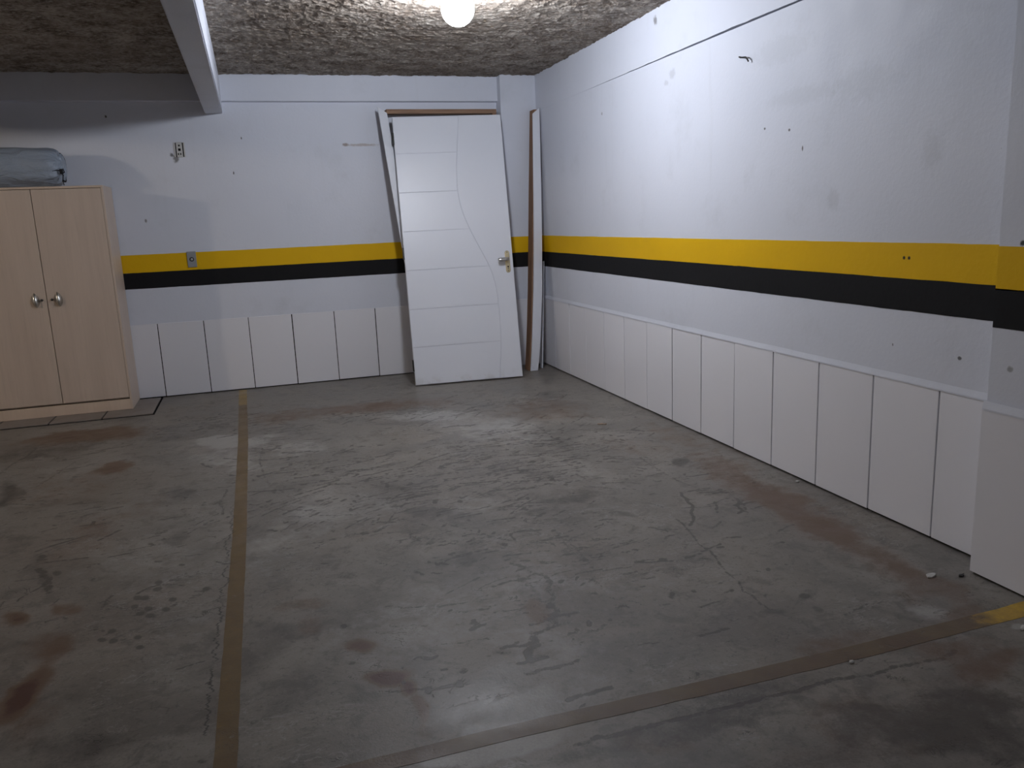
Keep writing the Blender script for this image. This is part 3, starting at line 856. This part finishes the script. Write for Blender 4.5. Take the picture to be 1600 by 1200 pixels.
def painted_line(name, pts, wa, wb, mat, label, seed):
    """thin coat of paint along a polyline, ragged edges"""
    pts = [Vector((p[0], p[1], 0)) for p in pts]
    V = []; F = []; L = []
    for a, b in zip(pts, pts[1:]):
        m = int((b - a).length / .03)
        L += [a + (b - a) * i / m for i in range(m)]
    L.append(pts[-1])
    n = len(L) - 1
    for i, p in enumerate(L):
        t = (L[min(i + 1, n)] - L[max(i - 1, 0)]).normalized(); s = Vector((t.y, -t.x, 0))
        w = (wa + (wb - wa) * i / n) / 2
        e0 = w + .0025 * mnoise.noise((i * .35, seed, 0)); e1 = w + .0025 * mnoise.noise((i * .35, seed + 5, 0))
        for q, z in ((p - s * e0, .0008), (p + s * e1, .0008), (p + s * e1, -.0005), (p - s * e0, -.0005)):
            V.append((q.x, q.y, z))
    for i in range(n):
        a, b = 4 * i, 4 * i + 4
        for k in range(4): F.append((a + k, a + (k + 1) % 4, b + (k + 1) % 4, b + k))
    F += [(0, 1, 2, 3), (4 * n + 3, 4 * n + 2, 4 * n + 1, 4 * n)]
    me = mesh(name, V, F, mat)
    bm = bmesh.new(); bm.from_mesh(me); bmesh.ops.recalc_face_normals(bm, faces=bm.faces); bm.to_mesh(me); bm.free()
    o = link(name, me, floor); o['label'] = label
    return o
painted_line('painted_line', [(-2.530, -0.02), (-2.513, -1.72), (-2.513, -3.3), (-2.5265, -4.92), (-2.53, -5.6)], .060, .055, LINE_A,
             'worn brownish yellow bay line running to the back wall', 1.0)
painted_line('painted_line', [(0.0, -4.985), (-0.209, -4.998), (-0.79, -5.014), (-1.30, -5.014), (-1.84, -5.010), (-2.50, -5.02)], .070, .052, LINE_B,
             'faded cross line, bright yellow only at the right wall', 9.0)

# row of floor tiles under the cabinet
bm = bmesh.new(); bm_box(bm, (0, 0, 0), (TP - .010, TH, .009), .002)
bmesh.ops.recalc_face_normals(bm, faces=bm.faces)
ftm = bpy.data.meshes.new('tile'); bm.to_mesh(ftm); bm.free(); ftm.materials.append(FLOOR_TILE)
bedm = MORTAR
bed = box_obj('tile_bed', (-3.128 - 4 * TP, -.634, 0), (-3.124, 0, .0035), MORTAR, floor)
for k in range(4):
    link('tile', ftm, floor, (-3.128 - (k + 1) * TP + .003, -.628, .0015))

# ---------------------------------------------------------------- ceiling: rough sprayed underside of the slab
def make_ceiling():
    V = []; F = []
    def patch(x0, x1, y0, y1, st, amp):
        nx, ny = int((x1 - x0) / st), int((y1 - y0) / st); b = len(V)
        for j in range(ny + 1):
            for i in range(nx + 1):
                x = x0 + (x1 - x0) * i / nx; y = y0 + (y1 - y0) * j / ny
                p = Vector((x, y, 0))
                a = mnoise.fractal(p * 9, 0.9, 2.1, 3)
                r = 1 - abs(mnoise.noise(p * 16 + Vector((3, 7, 1)))) * 2
                e = mnoise.noise(p * 42)
                V.append((x, y, H + .004 - amp * (0.55 * a + 0.55 * max(0, r) ** 2 + .35 * e)))
        for j in range(ny):
            for i in range(nx):
                a = b + j * (nx + 1) + i
                F.append((a, a + nx + 1, a + nx + 2, a + 1))
    patch(-2.47, .03, -3.7, .03, .0125, .011)
    patch(-4.99, -2.57, -3.7, .03, .03, .011)
    patch(-2.47, .03, YF, -3.7, .06, .009)
    patch(-4.99, -2.57, YF, -3.7, .1, .006)
    patch(XL, -5.08, YF, .03, .1, .006)
    return tag(link('ceiling', mesh('ceiling', V, F, CEIL)), kind='structure')
make_ceiling()

# ================================================================ lamps
def bulb_mat(s, lc):
    t = NT('lit_bulb')
    e = t.n('ShaderNodeEmission'); e.inputs[0].default_value = (*lc, 1); e.inputs[1].default_value = BULB_POWER * s
    t.l(e.outputs[0], t.out.inputs[0])
    return t.m
lamp_labels = ['glowing white bulb in a ceiling socket near the door', 'glowing bulb beyond the second ceiling beam, left of the cabinet',
               'added fill bulb behind the camera by the right wall', 'added fill bulb behind the camera at the far left']
for i, ((lx, ly, lz), s, lc) in enumerate(LAMPS):
    t = empty('light_bulb', (lx, ly, H), lamp_labels[i], 'lamp')
    R = .083 if i == 0 else .055; dz = lz - H
    bm = bmesh.new()
    prof = [(0, dz - R)]
    for k in range(1, 13):
        a = -math.pi / 2 + (math.pi * .80) * k / 12
        prof.append((R * math.cos(a), dz + R * math.sin(a)))
    prof += [(.030, -.026)]
    lathe(bm, prof, 28)
    bm_obj('bulb', bm, bulb_mat(s * (.083 / R) ** 2, lc), t, smooth=True)
    bm = bmesh.new()
    lathe(bm, [(0, -.030), (.024, -.030), (.026, -.020), (.040, -.012), (.046, .004), (0, .004)], 20)
    bm_obj('socket', bm, WHITE_PLASTIC, t, smooth=True)

# ================================================================ cabinet
CX0, CX1, CYF, CYB, CZ0, CZ1 = -4.190, -3.290, -0.393, -0.012, 0.0105, 1.603
C0 = Vector(((CX0 + CX1) / 2, CYB, CZ0))
cab = empty('storage_cabinet', C0, 'tall pale maple two-door cabinet at the left end of the back wall', 'cabinet')
def cbox(name, a, b, mat=MAPLE, parent=cab, bev=.0012):
    return box_obj(name, a, b, mat, parent, bev, 1, None, C0)
T = .015
cbox('side_panel', (CX1 - T, CYF, CZ0), (CX1, CYB, CZ1))
cbox('side_panel', (CX0, CYF, CZ0), (CX0 + T, CYB, CZ1))
cbox('top_panel', (CX0 + T, CYF, CZ1 - T), (CX1 - T, CYB, CZ1), MAPLE_EDGE)
cbox('back_panel', (CX0 + T, CYB - .008, CZ0), (CX1 - T, CYB, CZ1 - T))
cbox('bottom_panel', (CX0 + T, CYF + .03, CZ0 + .075), (CX1 - T, CYB - .008, CZ0 + .09))
cbox('kick_board', (CX0 + T, CYF + .003, CZ0), (CX1 - T, CYF + .018, CZ0 + .074), MAPLE_EDGE)
XS = -3.741
def cab_door(x0, x1, hx, lockx, key):
    d = cbox('door', (x0, CYF + .001, CZ0 + .088), (x1, CYF + .017, CZ1 - T - .003), MAPLE, cab, .0015)
    # shell-shaped pull: pointed oval bulging out of the door
    bm = bmesh.new(); zc = .838; n = 14; m = 10; yy0 = CYF + .001
    rows = []
    for i in range(n + 1):
        v = -1 + 2 * i / n
        hw = .0235 * (1 - abs(v) ** 1.9) ** .8 + .0006
        row = []
        for j in range(m + 1):
            u = -1 + 2 * j / m
            row.append(bm.verts.new((hx + u * hw - .004 * v, yy0 - .026 * (1 - u * u) * (1 - v * v) ** .7 * (1.0 - .25 * v) , zc + v * .052)))
        rows.append(row)
    for i in range(n):
        for j in range(m): bm.faces.new((rows[i][j], rows[i][j + 1], rows[i + 1][j + 1], rows[i + 1][j]))
    bm.faces.new([r[0] for r in rows] + [r[-1] for r in rows[::-1]])
    for v in bm.verts: v.co -= C0
    bmesh.ops.remove_doubles(bm, verts=bm.verts, dist=1e-5)
    bm_obj('handle', bm, STEEL, d, smooth=True)
    bm = bmesh.new()
    M = Matrix.Translation(Vector((lockx, yy0, .838)) - C0) @ Matrix.Rotation(math.pi / 2, 4, 'X')
    lathe(bm, [(0, 0), (.0085, 0), (.0085, .010), (.0065, .013), (0, .013)], 14, M)
    bm_obj('lock', bm, DARK_METAL, d, smooth=True)
    if key:
        bm = bmesh.new()
        b0 = Vector((lockx, yy0 - .010, .838)) - C0
        bm_box(bm, b0 + Vector((-.001, -.03, -.003)), b0 + Vector((.001, 0, .003)))
        lathe(bm, [(.004, -.001), (.011, -.001), (.011, .001), (.004, .001), (.004, -.001)], 12,
              Matrix.Translation(b0 + Vector((0, -.034, -.004))) @ Matrix.Rotation(math.pi / 2, 4, 'Y'))
        tube(bm, [b0 + Vector((.001, -.036, -.012)), b0 + Vector((.004, -.03, -.03)), b0 + Vector((.003, -.026, -.052))], .0022, 6)
        bm_obj('key', bm, STEEL, d)
cab_door(CX0 + T + .002, XS - .0022, -3.812, -3.772, True)
cab_door(XS + .0022, CX1 - T - .002, -3.668, -3.708, False)

# ================================================================ rolled bag on the cabinet
def make_bag():
    bx0, bx1 = -4.30, -3.560
    cy, zb = -.215, CZ1 + .001
    ry, rz = .150, .136
    B0 = Vector((-3.93, cy, zb))
    t = empty('rolled_bag', B0, 'blue-grey rolled nylon bag with black drawstring lying on top of the cabinet', 'bag')
    nu, nv = 90, 56
    bm = bmesh.new(); rings = []
    for i in range(nu + 1):
        u = i / nu; x = bx0 + (bx1 - bx0) * u
        dR = (bx1 - x); dL = x - bx0
        def endk(d):
            k = min(1, d / .10); return .66 + .34 * math.sqrt(max(0, 1 - (1 - k) ** 2))
        k = min(endk(dR), endk(dL)); near = max(0, 1 - dR / .26) + max(0, 1 - dL / .26)
        ring = []
        for j in range(nv):
            a = 2 * math.pi * j / nv
            p = Vector((x * 4, math.cos(a) * 1.3, math.sin(a) * 1.3))
            w = 1 + .05 * mnoise.noise(p) + .035 * mnoise.noise(Vector((p.x * .9, p.y * 3, p.z * 3)))
            w += near * (.045 * math.sin(9 * a + 2.0 * mnoise.noise((x * 7, a, 0))) + .016 * math.sin(19 * a + 1))
            # flap fold along the upper back
            w += .05 * math.exp(-((a - 1.9) / .16) ** 2) * (.6 + .4 * mnoise.noise((x * 5, 2, 0)))
            y = cy + ry * k * w * math.cos(a); z = zb + rz * .985 + rz * k * w * math.sin(a)
            z = max(z, zb + .0008)
            ring.append(bm.verts.new(Vector((x, y, z)) - B0))
        rings.append(ring)
    for A, B in zip(rings, rings[1:]):
        for j in range(nv): bm.faces.new((A[j], B[j], B[(j + 1) % nv], A[(j + 1) % nv]))
    # gathered end faces
    for ring, sgn in ((rings[-1], 1), (rings[0], -1)):
        prev = ring; c0 = sum((v.co for v in ring), Vector()) / nv
        for q, (f, dx) in enumerate(((.92, .012), (.62, .020), (.22, .024))):
            cur = []
            for j, v in enumerate(ring):
                w = 1 + .10 * math.sin(12 * 2 * math.pi * j / nv) * (1 if q < 2 else .3)
                p = c0 + (v.co - c0) * f * w; p.x = c0.x + sgn * dx; cur.append(bm.verts.new(p))
            for j in range(nv):
                fc = (prev[j], cur[j], cur[(j + 1) % nv], prev[(j + 1) % nv])
                bm.faces.new(fc if sgn > 0 else fc[::-1])
            prev = cur
        bm.faces.new(prev if sgn > 0 else prev[::-1])
    bm_obj('bag_body', bm, NYLON, t, smooth=True)
    bm = bmesh.new()
    pts = []
    for j in range(24):
        a = -1.9 + 3.5 * j / 23
        pts.append(Vector((bx1 + .006 + .004 * math.sin(3 * a), cy + .100 * math.cos(a), max(zb + .006, zb + rz * .985 + .096 * math.sin(a)))) - B0)
    tube(bm, pts, .0045, 6)
    e = Vector((bx1 + .012, cy - .105, zb + .105)) - B0
    tube(bm, [e, e + Vector((.012, -.012, -.03)), e + Vector((.006, -.016, -.07)), e + Vector((.010, -.014, -.098))], .0042, 6)
    tube(bm, [e, e + Vector((.016, -.004, .012)), e + Vector((.022, -.01, -.010)), e + Vector((.008, -.014, -.02))], .004, 6)
    tube(bm, [e + Vector((-.05, -.022, .0)), e + Vector((-.02, -.012, .004)), e], .0035, 6)
    bm_obj('drawstring', bm, CORD, t)
    bm = bmesh.new()
    bm_box(bm, e + Vector((-.006, -.022, -.022)), e + Vector((.014, .002, .012)), .005, 2)
    bm_obj('cord_lock', bm, CORD, t, smooth=True)
make_bag()

# ================================================================ leaning door leaf
BL = Vector((-1.231, -0.584, 0.0)); BR = Vector((-0.368, -0.663, 0.0))
ex = (BR - BL).normalized()
mid_t = (Vector((-1.228, -.232, 2.069)) + Vector((-.337, -.235, 2.061))) / 2 - (BL + BR) / 2
ez = (mid_t - ex * mid_t.dot(ex)).normalized()
ny_ = ex.cross(ez)                      # out of the front face
ca_, sa_ = math.cos(.006), math.sin(.006)
ex, ez = (ex * ca_ + ez * sa_), (ez * ca_ - ex * sa_)
DTH = .035
lift = DTH * ny_.z + .0012
D0 = BL + Vector((0, 0, lift))
MD = Matrix((ex, ny_, ez)).transposed().to_4x4()   # local: x along width, y out of face, z up
door = empty('door_leaf', D0, 'white grooved flush door leaf with brass lever leaning on the back wall', 'door')
DW, DHt = .862, 2.100
def dbm(name, bm, mat, parent, smooth=False):
    for v in bm.verts: v.co = MD @ v.co
    return bm_obj(name, bm, mat, parent, smooth=smooth)
bm = bmesh.new(); bm_box(bm, (0, -DTH, 0), (DW, -.0042, DHt), .001)
slab = dbm('door_core', bm, DOOR, door)
GROOVE = plain('groove_shade_grey', (0.65, 0.665, 0.725), 0.7)  # grey stands in for the shade inside the grooves
bm = bmesh.new(); bm_box(bm, (.006, -.0044, .006), (DW - .006, -.0038, DHt - .006)); dbm('groove_shade', bm, GROOVE, door)  # thin sheet that darkens the groove bottoms
# face pieces: planks left of an S-shaped groove, one tall curved panel right of it
CURVE = [(.002, .672), (.20, .700), (.373, .713), (.629, .714), (.76, .704), (.887, .672), (1.04, .604), (1.2, .532), (1.355, .480), (1.507, .460), (1.709, .472), (1.9, .496), (2.098, .522)]
cz = np.array([c[0] for c in CURVE]); cxs = np.array([c[1] for c in CURVE])
def curve_x(z): 
    # smooth the polyline a little
    return float(np.mean([np.interp(z + d, cz, cxs) for d in (-.06, -.03, 0, .03, .06)]))
GR = .0056
ZS = [0.0015, .297, .594, .899, 1.203, 1.507, 1.811, DHt - .0015]
def face_piece(name, left, right, z0, z1, parent):
    bm = bmesh.new(); n = max(3, int((z1 - z0) / .04)); A = []
    for i in range(n + 1):
        z = z0 + (z1 - z0) * i / n
        A.append([bm.verts.new((left(z), -.0044, z)), bm.verts.new((left(z) + .0012, 0, z)), bm.verts.new((right(z) - .0012, 0, z)), bm.verts.new((right(z), -.0044, z))])
    for a, b in zip(A, A[1:]):
        for k in range(3): bm.faces.new((a[k], a[k + 1], b[k + 1], b[k]))
    bm.faces.new(A[0]); bm.faces.new(A[-1][::-1])
    for a, b in zip(A, A[1:]): bm.faces.new((a[0], b[0], b[3], a[3]))
    return dbm(name, bm, DOOR, parent)
for z0, z1 in zip(ZS, ZS[1:]):
    face_piece('plank', lambda z: .0012, lambda z: curve_x(z) - GR / 2, z0 + GR / 2, z1 - GR / 2, door)
face_piece('side_board', lambda z: curve_x(z) + GR / 2, lambda z: DW - .0012, .0015, DHt - .0015, door)
# hinges on the left edge
for zc in (.155, 1.035, 1.93):
    bm = bmesh.new()
    bm_box(bm, (-.003, -.034, zc - .045), (.0005, -.004, zc + .045), .0005)
    vs0 = len(bm.verts)
    lathe(bm, [(0, zc - .046), (.006, zc - .046), (.006, zc + .046), (0, zc + .046)], 10, Matrix.Translation((-.006, -.006, 0)))
    dbm('hinge', bm, DARK_METAL, door)
# lock plate and lever
px, pz = .818, .925
bm = bmesh.new(); N = 12; hw, hh = .0185, .088
def rounded(y, s, off=0):
    L = []
    for k in range(N + 1):
        a = math.pi * k / N; L.append(bm.verts.new((px + s * hw * math.cos(a), y, pz + (hh - hw) + s * hw * math.sin(a))))
    for k in range(N + 1):
        a = math.pi + math.pi * k / N; L.append(bm.verts.new((px + s * hw * math.cos(a), y, pz - (hh - hw) + s * hw * math.sin(a))))
    return L
r1, r2, r3 = rounded(0.0002, 1), rounded(.003, 1), rounded(.005, .86)
for A, B in ((r1, r2), (r2, r3)):
    for k in range(len(A)): bm.faces.new((A[k], A[(k + 1) % len(A)], B[(k + 1) % len(A)], B[k]))
bm.faces.new(r3); bm.faces.new(r1[::-1])
plate = dbm('lock_plate', bm, BRASS, door)
bm = bmesh.new()
RX = Matrix.Rotation(-math.pi / 2, 4, 'X')
lathe(bm, [(0, 0), (.0062, 0), (.0062, .0015), (0, .0015)], 12, Matrix.Translation((px, .0046, pz - .040)) @ RX)
bm_box(bm, (px - .0018, .0046, pz - .062), (px + .0018, .0062, pz - .042))
dbm('keyhole', bm, DARK, plate)
for dz in (-.074, .074):
    bm = bmesh.new()
    lathe(bm, [(0, 0), (.0042, 0), (.0036, .0014), (0, .0018)], 10, Matrix.Translation((px, .0046, pz + dz)) @ RX)
    dbm('screw', bm, DARK_METAL, plate)
bm = bmesh.new()
tube(bm, [(px, .004, pz + .018), (px, .022, pz + .018), (px, .040, pz + .017), (px - .010, .050, pz + .016), (px - .028, .052, pz + .014), (px - .050, .054, pz + .011), (px - .078, .053, pz + .009), (px - .086, .053, pz + .008)],
     [.0125, .0115, .011, .012, .0145, .016, .0165, .012], 12)
dbm('lever_handle', bm, STEEL, door, True)

# ================================================================ frame the door leans on: left jamb with its casing, raw head
FT = Vector((-1.304, -.128, 2.155)); FB = Vector((-1.128, -.455, 0.012))
fz = (FT - FB).normalized()
fx = Vector((1, 0.02, 0)); fx = (fx - fz * fx.dot(fz)).normalized()
fy = fx.cross(fz)                        # out of the front
MF = Matrix((fx, fy, fz)).transposed().to_4x4()
LEN = (FT - FB).length
frame = empty('door_frame', FB, 'unhung white door frame with raw brown head leaning behind the door leaf', 'door frame')
def fbm(name, bm, mat, parent=frame, lab=None, smooth=False):
    for v in bm.verts: v.co = MF @ v.co
    o = bm_obj(name, bm, mat, parent, smooth=smooth)
    if lab: o['label'] = lab
    return o
bm = bmesh.new(); bm_box(bm, (.036, -.112, 0.0), (.064, -.0125, LEN - .060), .001)
fbm('jamb', bm, RAW)
bm = bmesh.new()    # casing with a 45 degree mitre at its top, outer side longer
cw = .066
A = [(0, 0, 0.02), (cw, 0, 0.02), (cw, 0, LEN - .052), (0, 0, LEN)]
f_ = [bm.verts.new(a) for a in A]; b_ = [bm.verts.new((a[0], -.012, a[2])) for a in A]
bm.faces.new(f_); bm.faces.new(b_[::-1])
for k in range(4): bm.faces.new((f_[k], b_[k], b_[(k + 1) % 4], f_[(k + 1) % 4]))
es = [e for e in bm.edges if abs(e.verts[0].co.y) < 1e-6 and abs(e.verts[1].co.y) < 1e-6]
bmesh.ops.bevel(bm, geom=es, offset=.003, segments=2, affect='EDGES')
fbm('casing', bm, DOOR, lab='white mitred casing of the frame')
hz = 2.103
bm = bmesh.new()
bm_box(bm, (-1.238, -.130, hz), (-.338, -.030, hz + .034), .001)
bm_box(bm, (-.372, -.126, hz - .026), (-.340, -.050, hz + .002), .001)
for v in bm.verts: v.co -= FB
head_ = bm_obj('frame_head', bm, RAW_H, frame); head_['label'] = 'raw brown wooden head of the frame'

# ================================================================ second jamb standing in the corner
JZ = [0.002, .18, .371, .686, .999, 1.463, 2.085]
JL = [-.228, -.206, -.186, -.156, -.131, -.102, -.067]
JR = [-.163, -.134, -.112, -.080, -.060, -.036, -.008]
J0 = Vector((-.21, -.40, 0.002))
jamb = empty('door_jamb', J0, 'bowed white and raw brown door jamb standing upright in the room corner', 'door jamb')
def jy(z): return -.433 + .183 * z / 2.11
def sweep(sections, mat, name, lab=None):
    bm = bmesh.new(); R = [[bm.verts.new(Vector(p) - J0) for p in s] for s in sections]
    for A_, B_ in zip(R, R[1:]):
        for k in range(4): bm.faces.new((A_[k], A_[(k + 1) % 4], B_[(k + 1) % 4], B_[k]))
    bm.faces.new(R[0]); bm.faces.new(R[-1][::-1])
    o = bm_obj(name, bm, mat, jamb)
    if lab: o['label'] = lab
secs = []
for q, (z, l, r_) in enumerate(zip(JZ, JL, JR)):
    zl, zr = (z, z + .045) if q == len(JZ) - 1 else (z, z)
    secs.append([(l, jy(z), zl), (r_, jy(z), zr), (r_, jy(z) + .013, zr), (l, jy(z) + .013, zl)])
sweep(secs, DOOR, 'casing', 'white mitred casing of the jamb')
secs = []
for q, (z, l, r_) in enumerate(zip(JZ, JL, JR)):
    z2 = z + (.034 if q == len(JZ) - 1 else 0)
    g = .011 - .026 * min(1, max(0, (z - 1.1) / 0.98)) ** 1.3
    secs.append([(l - g, jy(z) + .014, z2), (l - g + .028, jy(z) + .014, z2), (l - g + .028, jy(z) + .118, z2), (l - g, jy(z) + .118, z2)])
sweep(secs, RAW, 'jamb_board', 'raw brown edge of the jamb')

# narrow trim strip behind it
tag(box_obj('trim_strip', (0, 0, 0), (.009, .045, .90), DOOR, None, .001,
            1, None), 'narrow white trim strip standing beside the corner jamb', 'trim strip')
ts = bpy.data.objects['trim_strip']
ts.location = (-.102, -.360, .003); ts.rotation_euler = (-.085, .080, 0)

# ================================================================ electrical plates
def outlet_box():
    o = Vector((-2.791, 0.003, 1.866))
    t = empty('outlet_module', o, 'uncovered white three-hole outlet module high on the back wall', 'outlet')
    bm = bmesh.new(); bm_box(bm, (-.028, -.002, -.052), (.028, .001, .052), .001); bm_obj('box_opening', bm, DARK, t)
    bm = bmesh.new(); bm_box(bm, (-.021, -.010, -.055), (.021, -.001, .055), .002); pl = bm_obj('module_plate', bm, WHITE_PLASTIC, t)
    for z, w in ((.030, .006), (.0, .009)):
        bm = bmesh.new(); bm_box(bm, (-w, -.0112, z - w), (w, -.009, z + w), .002); bm_obj('hole', bm, DARK, pl)
    for x_ in (-.010, .006):
        bm = bmesh.new(); bm_box(bm, (x_ - .004, -.0112, -.038), (x_ + .004, -.009, -.025), .001); bm_obj('hole', bm, DARK, pl)
    for sx in (-1, 1):
        bm = bmesh.new(); bm_box(bm, (sx * .034 - .005, -.006, -.053), (sx * .034 + .005, .001, .053), .001); bm_obj('plate_rim', bm, WHITE_PLASTIC, t)
outlet_box()
def switch_plate():
    o = Vector((-2.796, 0.0015, 1.053))
    t = empty('wall_socket', o, 'grey socket plate on the yellow stripe of the back wall', 'socket')
    bm = bmesh.new(); bm_box(bm, (-.033, -.010, -.060), (.033, 0, .060), .003, 2); pl = bm_obj('plate', bm, GREY_PLASTIC, t)
    RXm = Matrix.Rotation(math.pi / 2, 4, 'X')
    bm = bmesh.new(); lathe(bm, [(.009, 0), (.0165, 0), (.0165, .003), (.0135, .0045), (.009, .001)], 20, Matrix.Translation((0, -.0095, 0)) @ RXm)
    bm_obj('ring', bm, DARK_METAL, pl, smooth=True)
    bm = bmesh.new(); lathe(bm, [(0, 0), (.009, 0), (.009, .003), (0, .004)], 16, Matrix.Translation((0, -.0095, 0)) @ RXm)
    bm_obj('button', bm, WHITE_PLASTIC, pl, smooth=True)
switch_plate()

# bent wire hook on the right wall
bm = bmesh.new()
h0 = Vector((P0, -3.164, 1.962))
tube(bm, [Vector(p) for p in ((.0, .035, .012), (-.012, .030, .014), (-.016, .0, .006), (-.016, -.03, .002), (-.018, -.048, -.010), (-.014, -.052, -.022))], .0038, 6)
hk = bm_obj('wall_hook', bm, DARK_METAL, None, h0)
tag(hk, 'small bent wire hook sticking out of the right wall', 'hook')

# litter on the floor
def scrap(name, loc, sx, sy, rot, mat, label, cat, seed):
    rn = random.Random(seed); bm = bmesh.new(); n = 9; top = []; bot = []
    for k in range(n):
        a = 2 * math.pi * k / n; r_ = rn.uniform(.7, 1.05)
        p = Vector((sx * r_ * math.cos(a), sy * r_ * math.sin(a), 0)); h = rn.uniform(.001, .005)
        p = Matrix.Rotation(rot, 3, 'Z') @ p
        top.append(bm.verts.new(p + Vector((0, 0, h + .0015)))); bot.append(bm.verts.new(p + Vector((0, 0, .0002))))
    c = bm.verts.new((0, 0, .006))
    for k in range(n):
        bm.faces.new((top[k], top[(k + 1) % n], c)); bm.faces.new((bot[k], bot[(k + 1) % n], top[(k + 1) % n], top[k]))
    bm.faces.new(bot[::-1])
    tag(bm_obj(name, bm, mat, None, loc), label, cat)
scrap('paper_scrap', (-.241, -4.706, .0008), .026, .013, .2, PAPER, 'white paper scrap on the floor beside the right-hand pillar', 'scrap', 1)
scrap('dry_leaf', (-.412, -2.313, .0008), .030, .013, -.5, LEAF, 'small curled tan leaf on the floor, halfway to the tiled right wall', 'leaf', 2)
scrap('plaster_crumb', (-.858, -5.053, .0008), .008, .006, 0, PAPER, 'white plaster crumb on the near edge of the faded cross line', 'crumb', 3)
scrap('plaster_crumb', (-.030, -3.70, .0008), .010, .007, 0, PAPER, 'tiny white plaster crumb at the foot of the right wall tiles', 'crumb', 4)
scrap('plaster_crumb', (-.271, -5.085, .0008), .016, .008, .4, PAPER, 'white plaster crumb in front of the bright yellow line end', 'crumb', 5)
scrap('dirt_clod', (-.150, -4.745, .0008), .016, .008, .3, DARK_METAL, 'dark dirt clod at the near foot of the pillar tiles', 'dirt', 6)
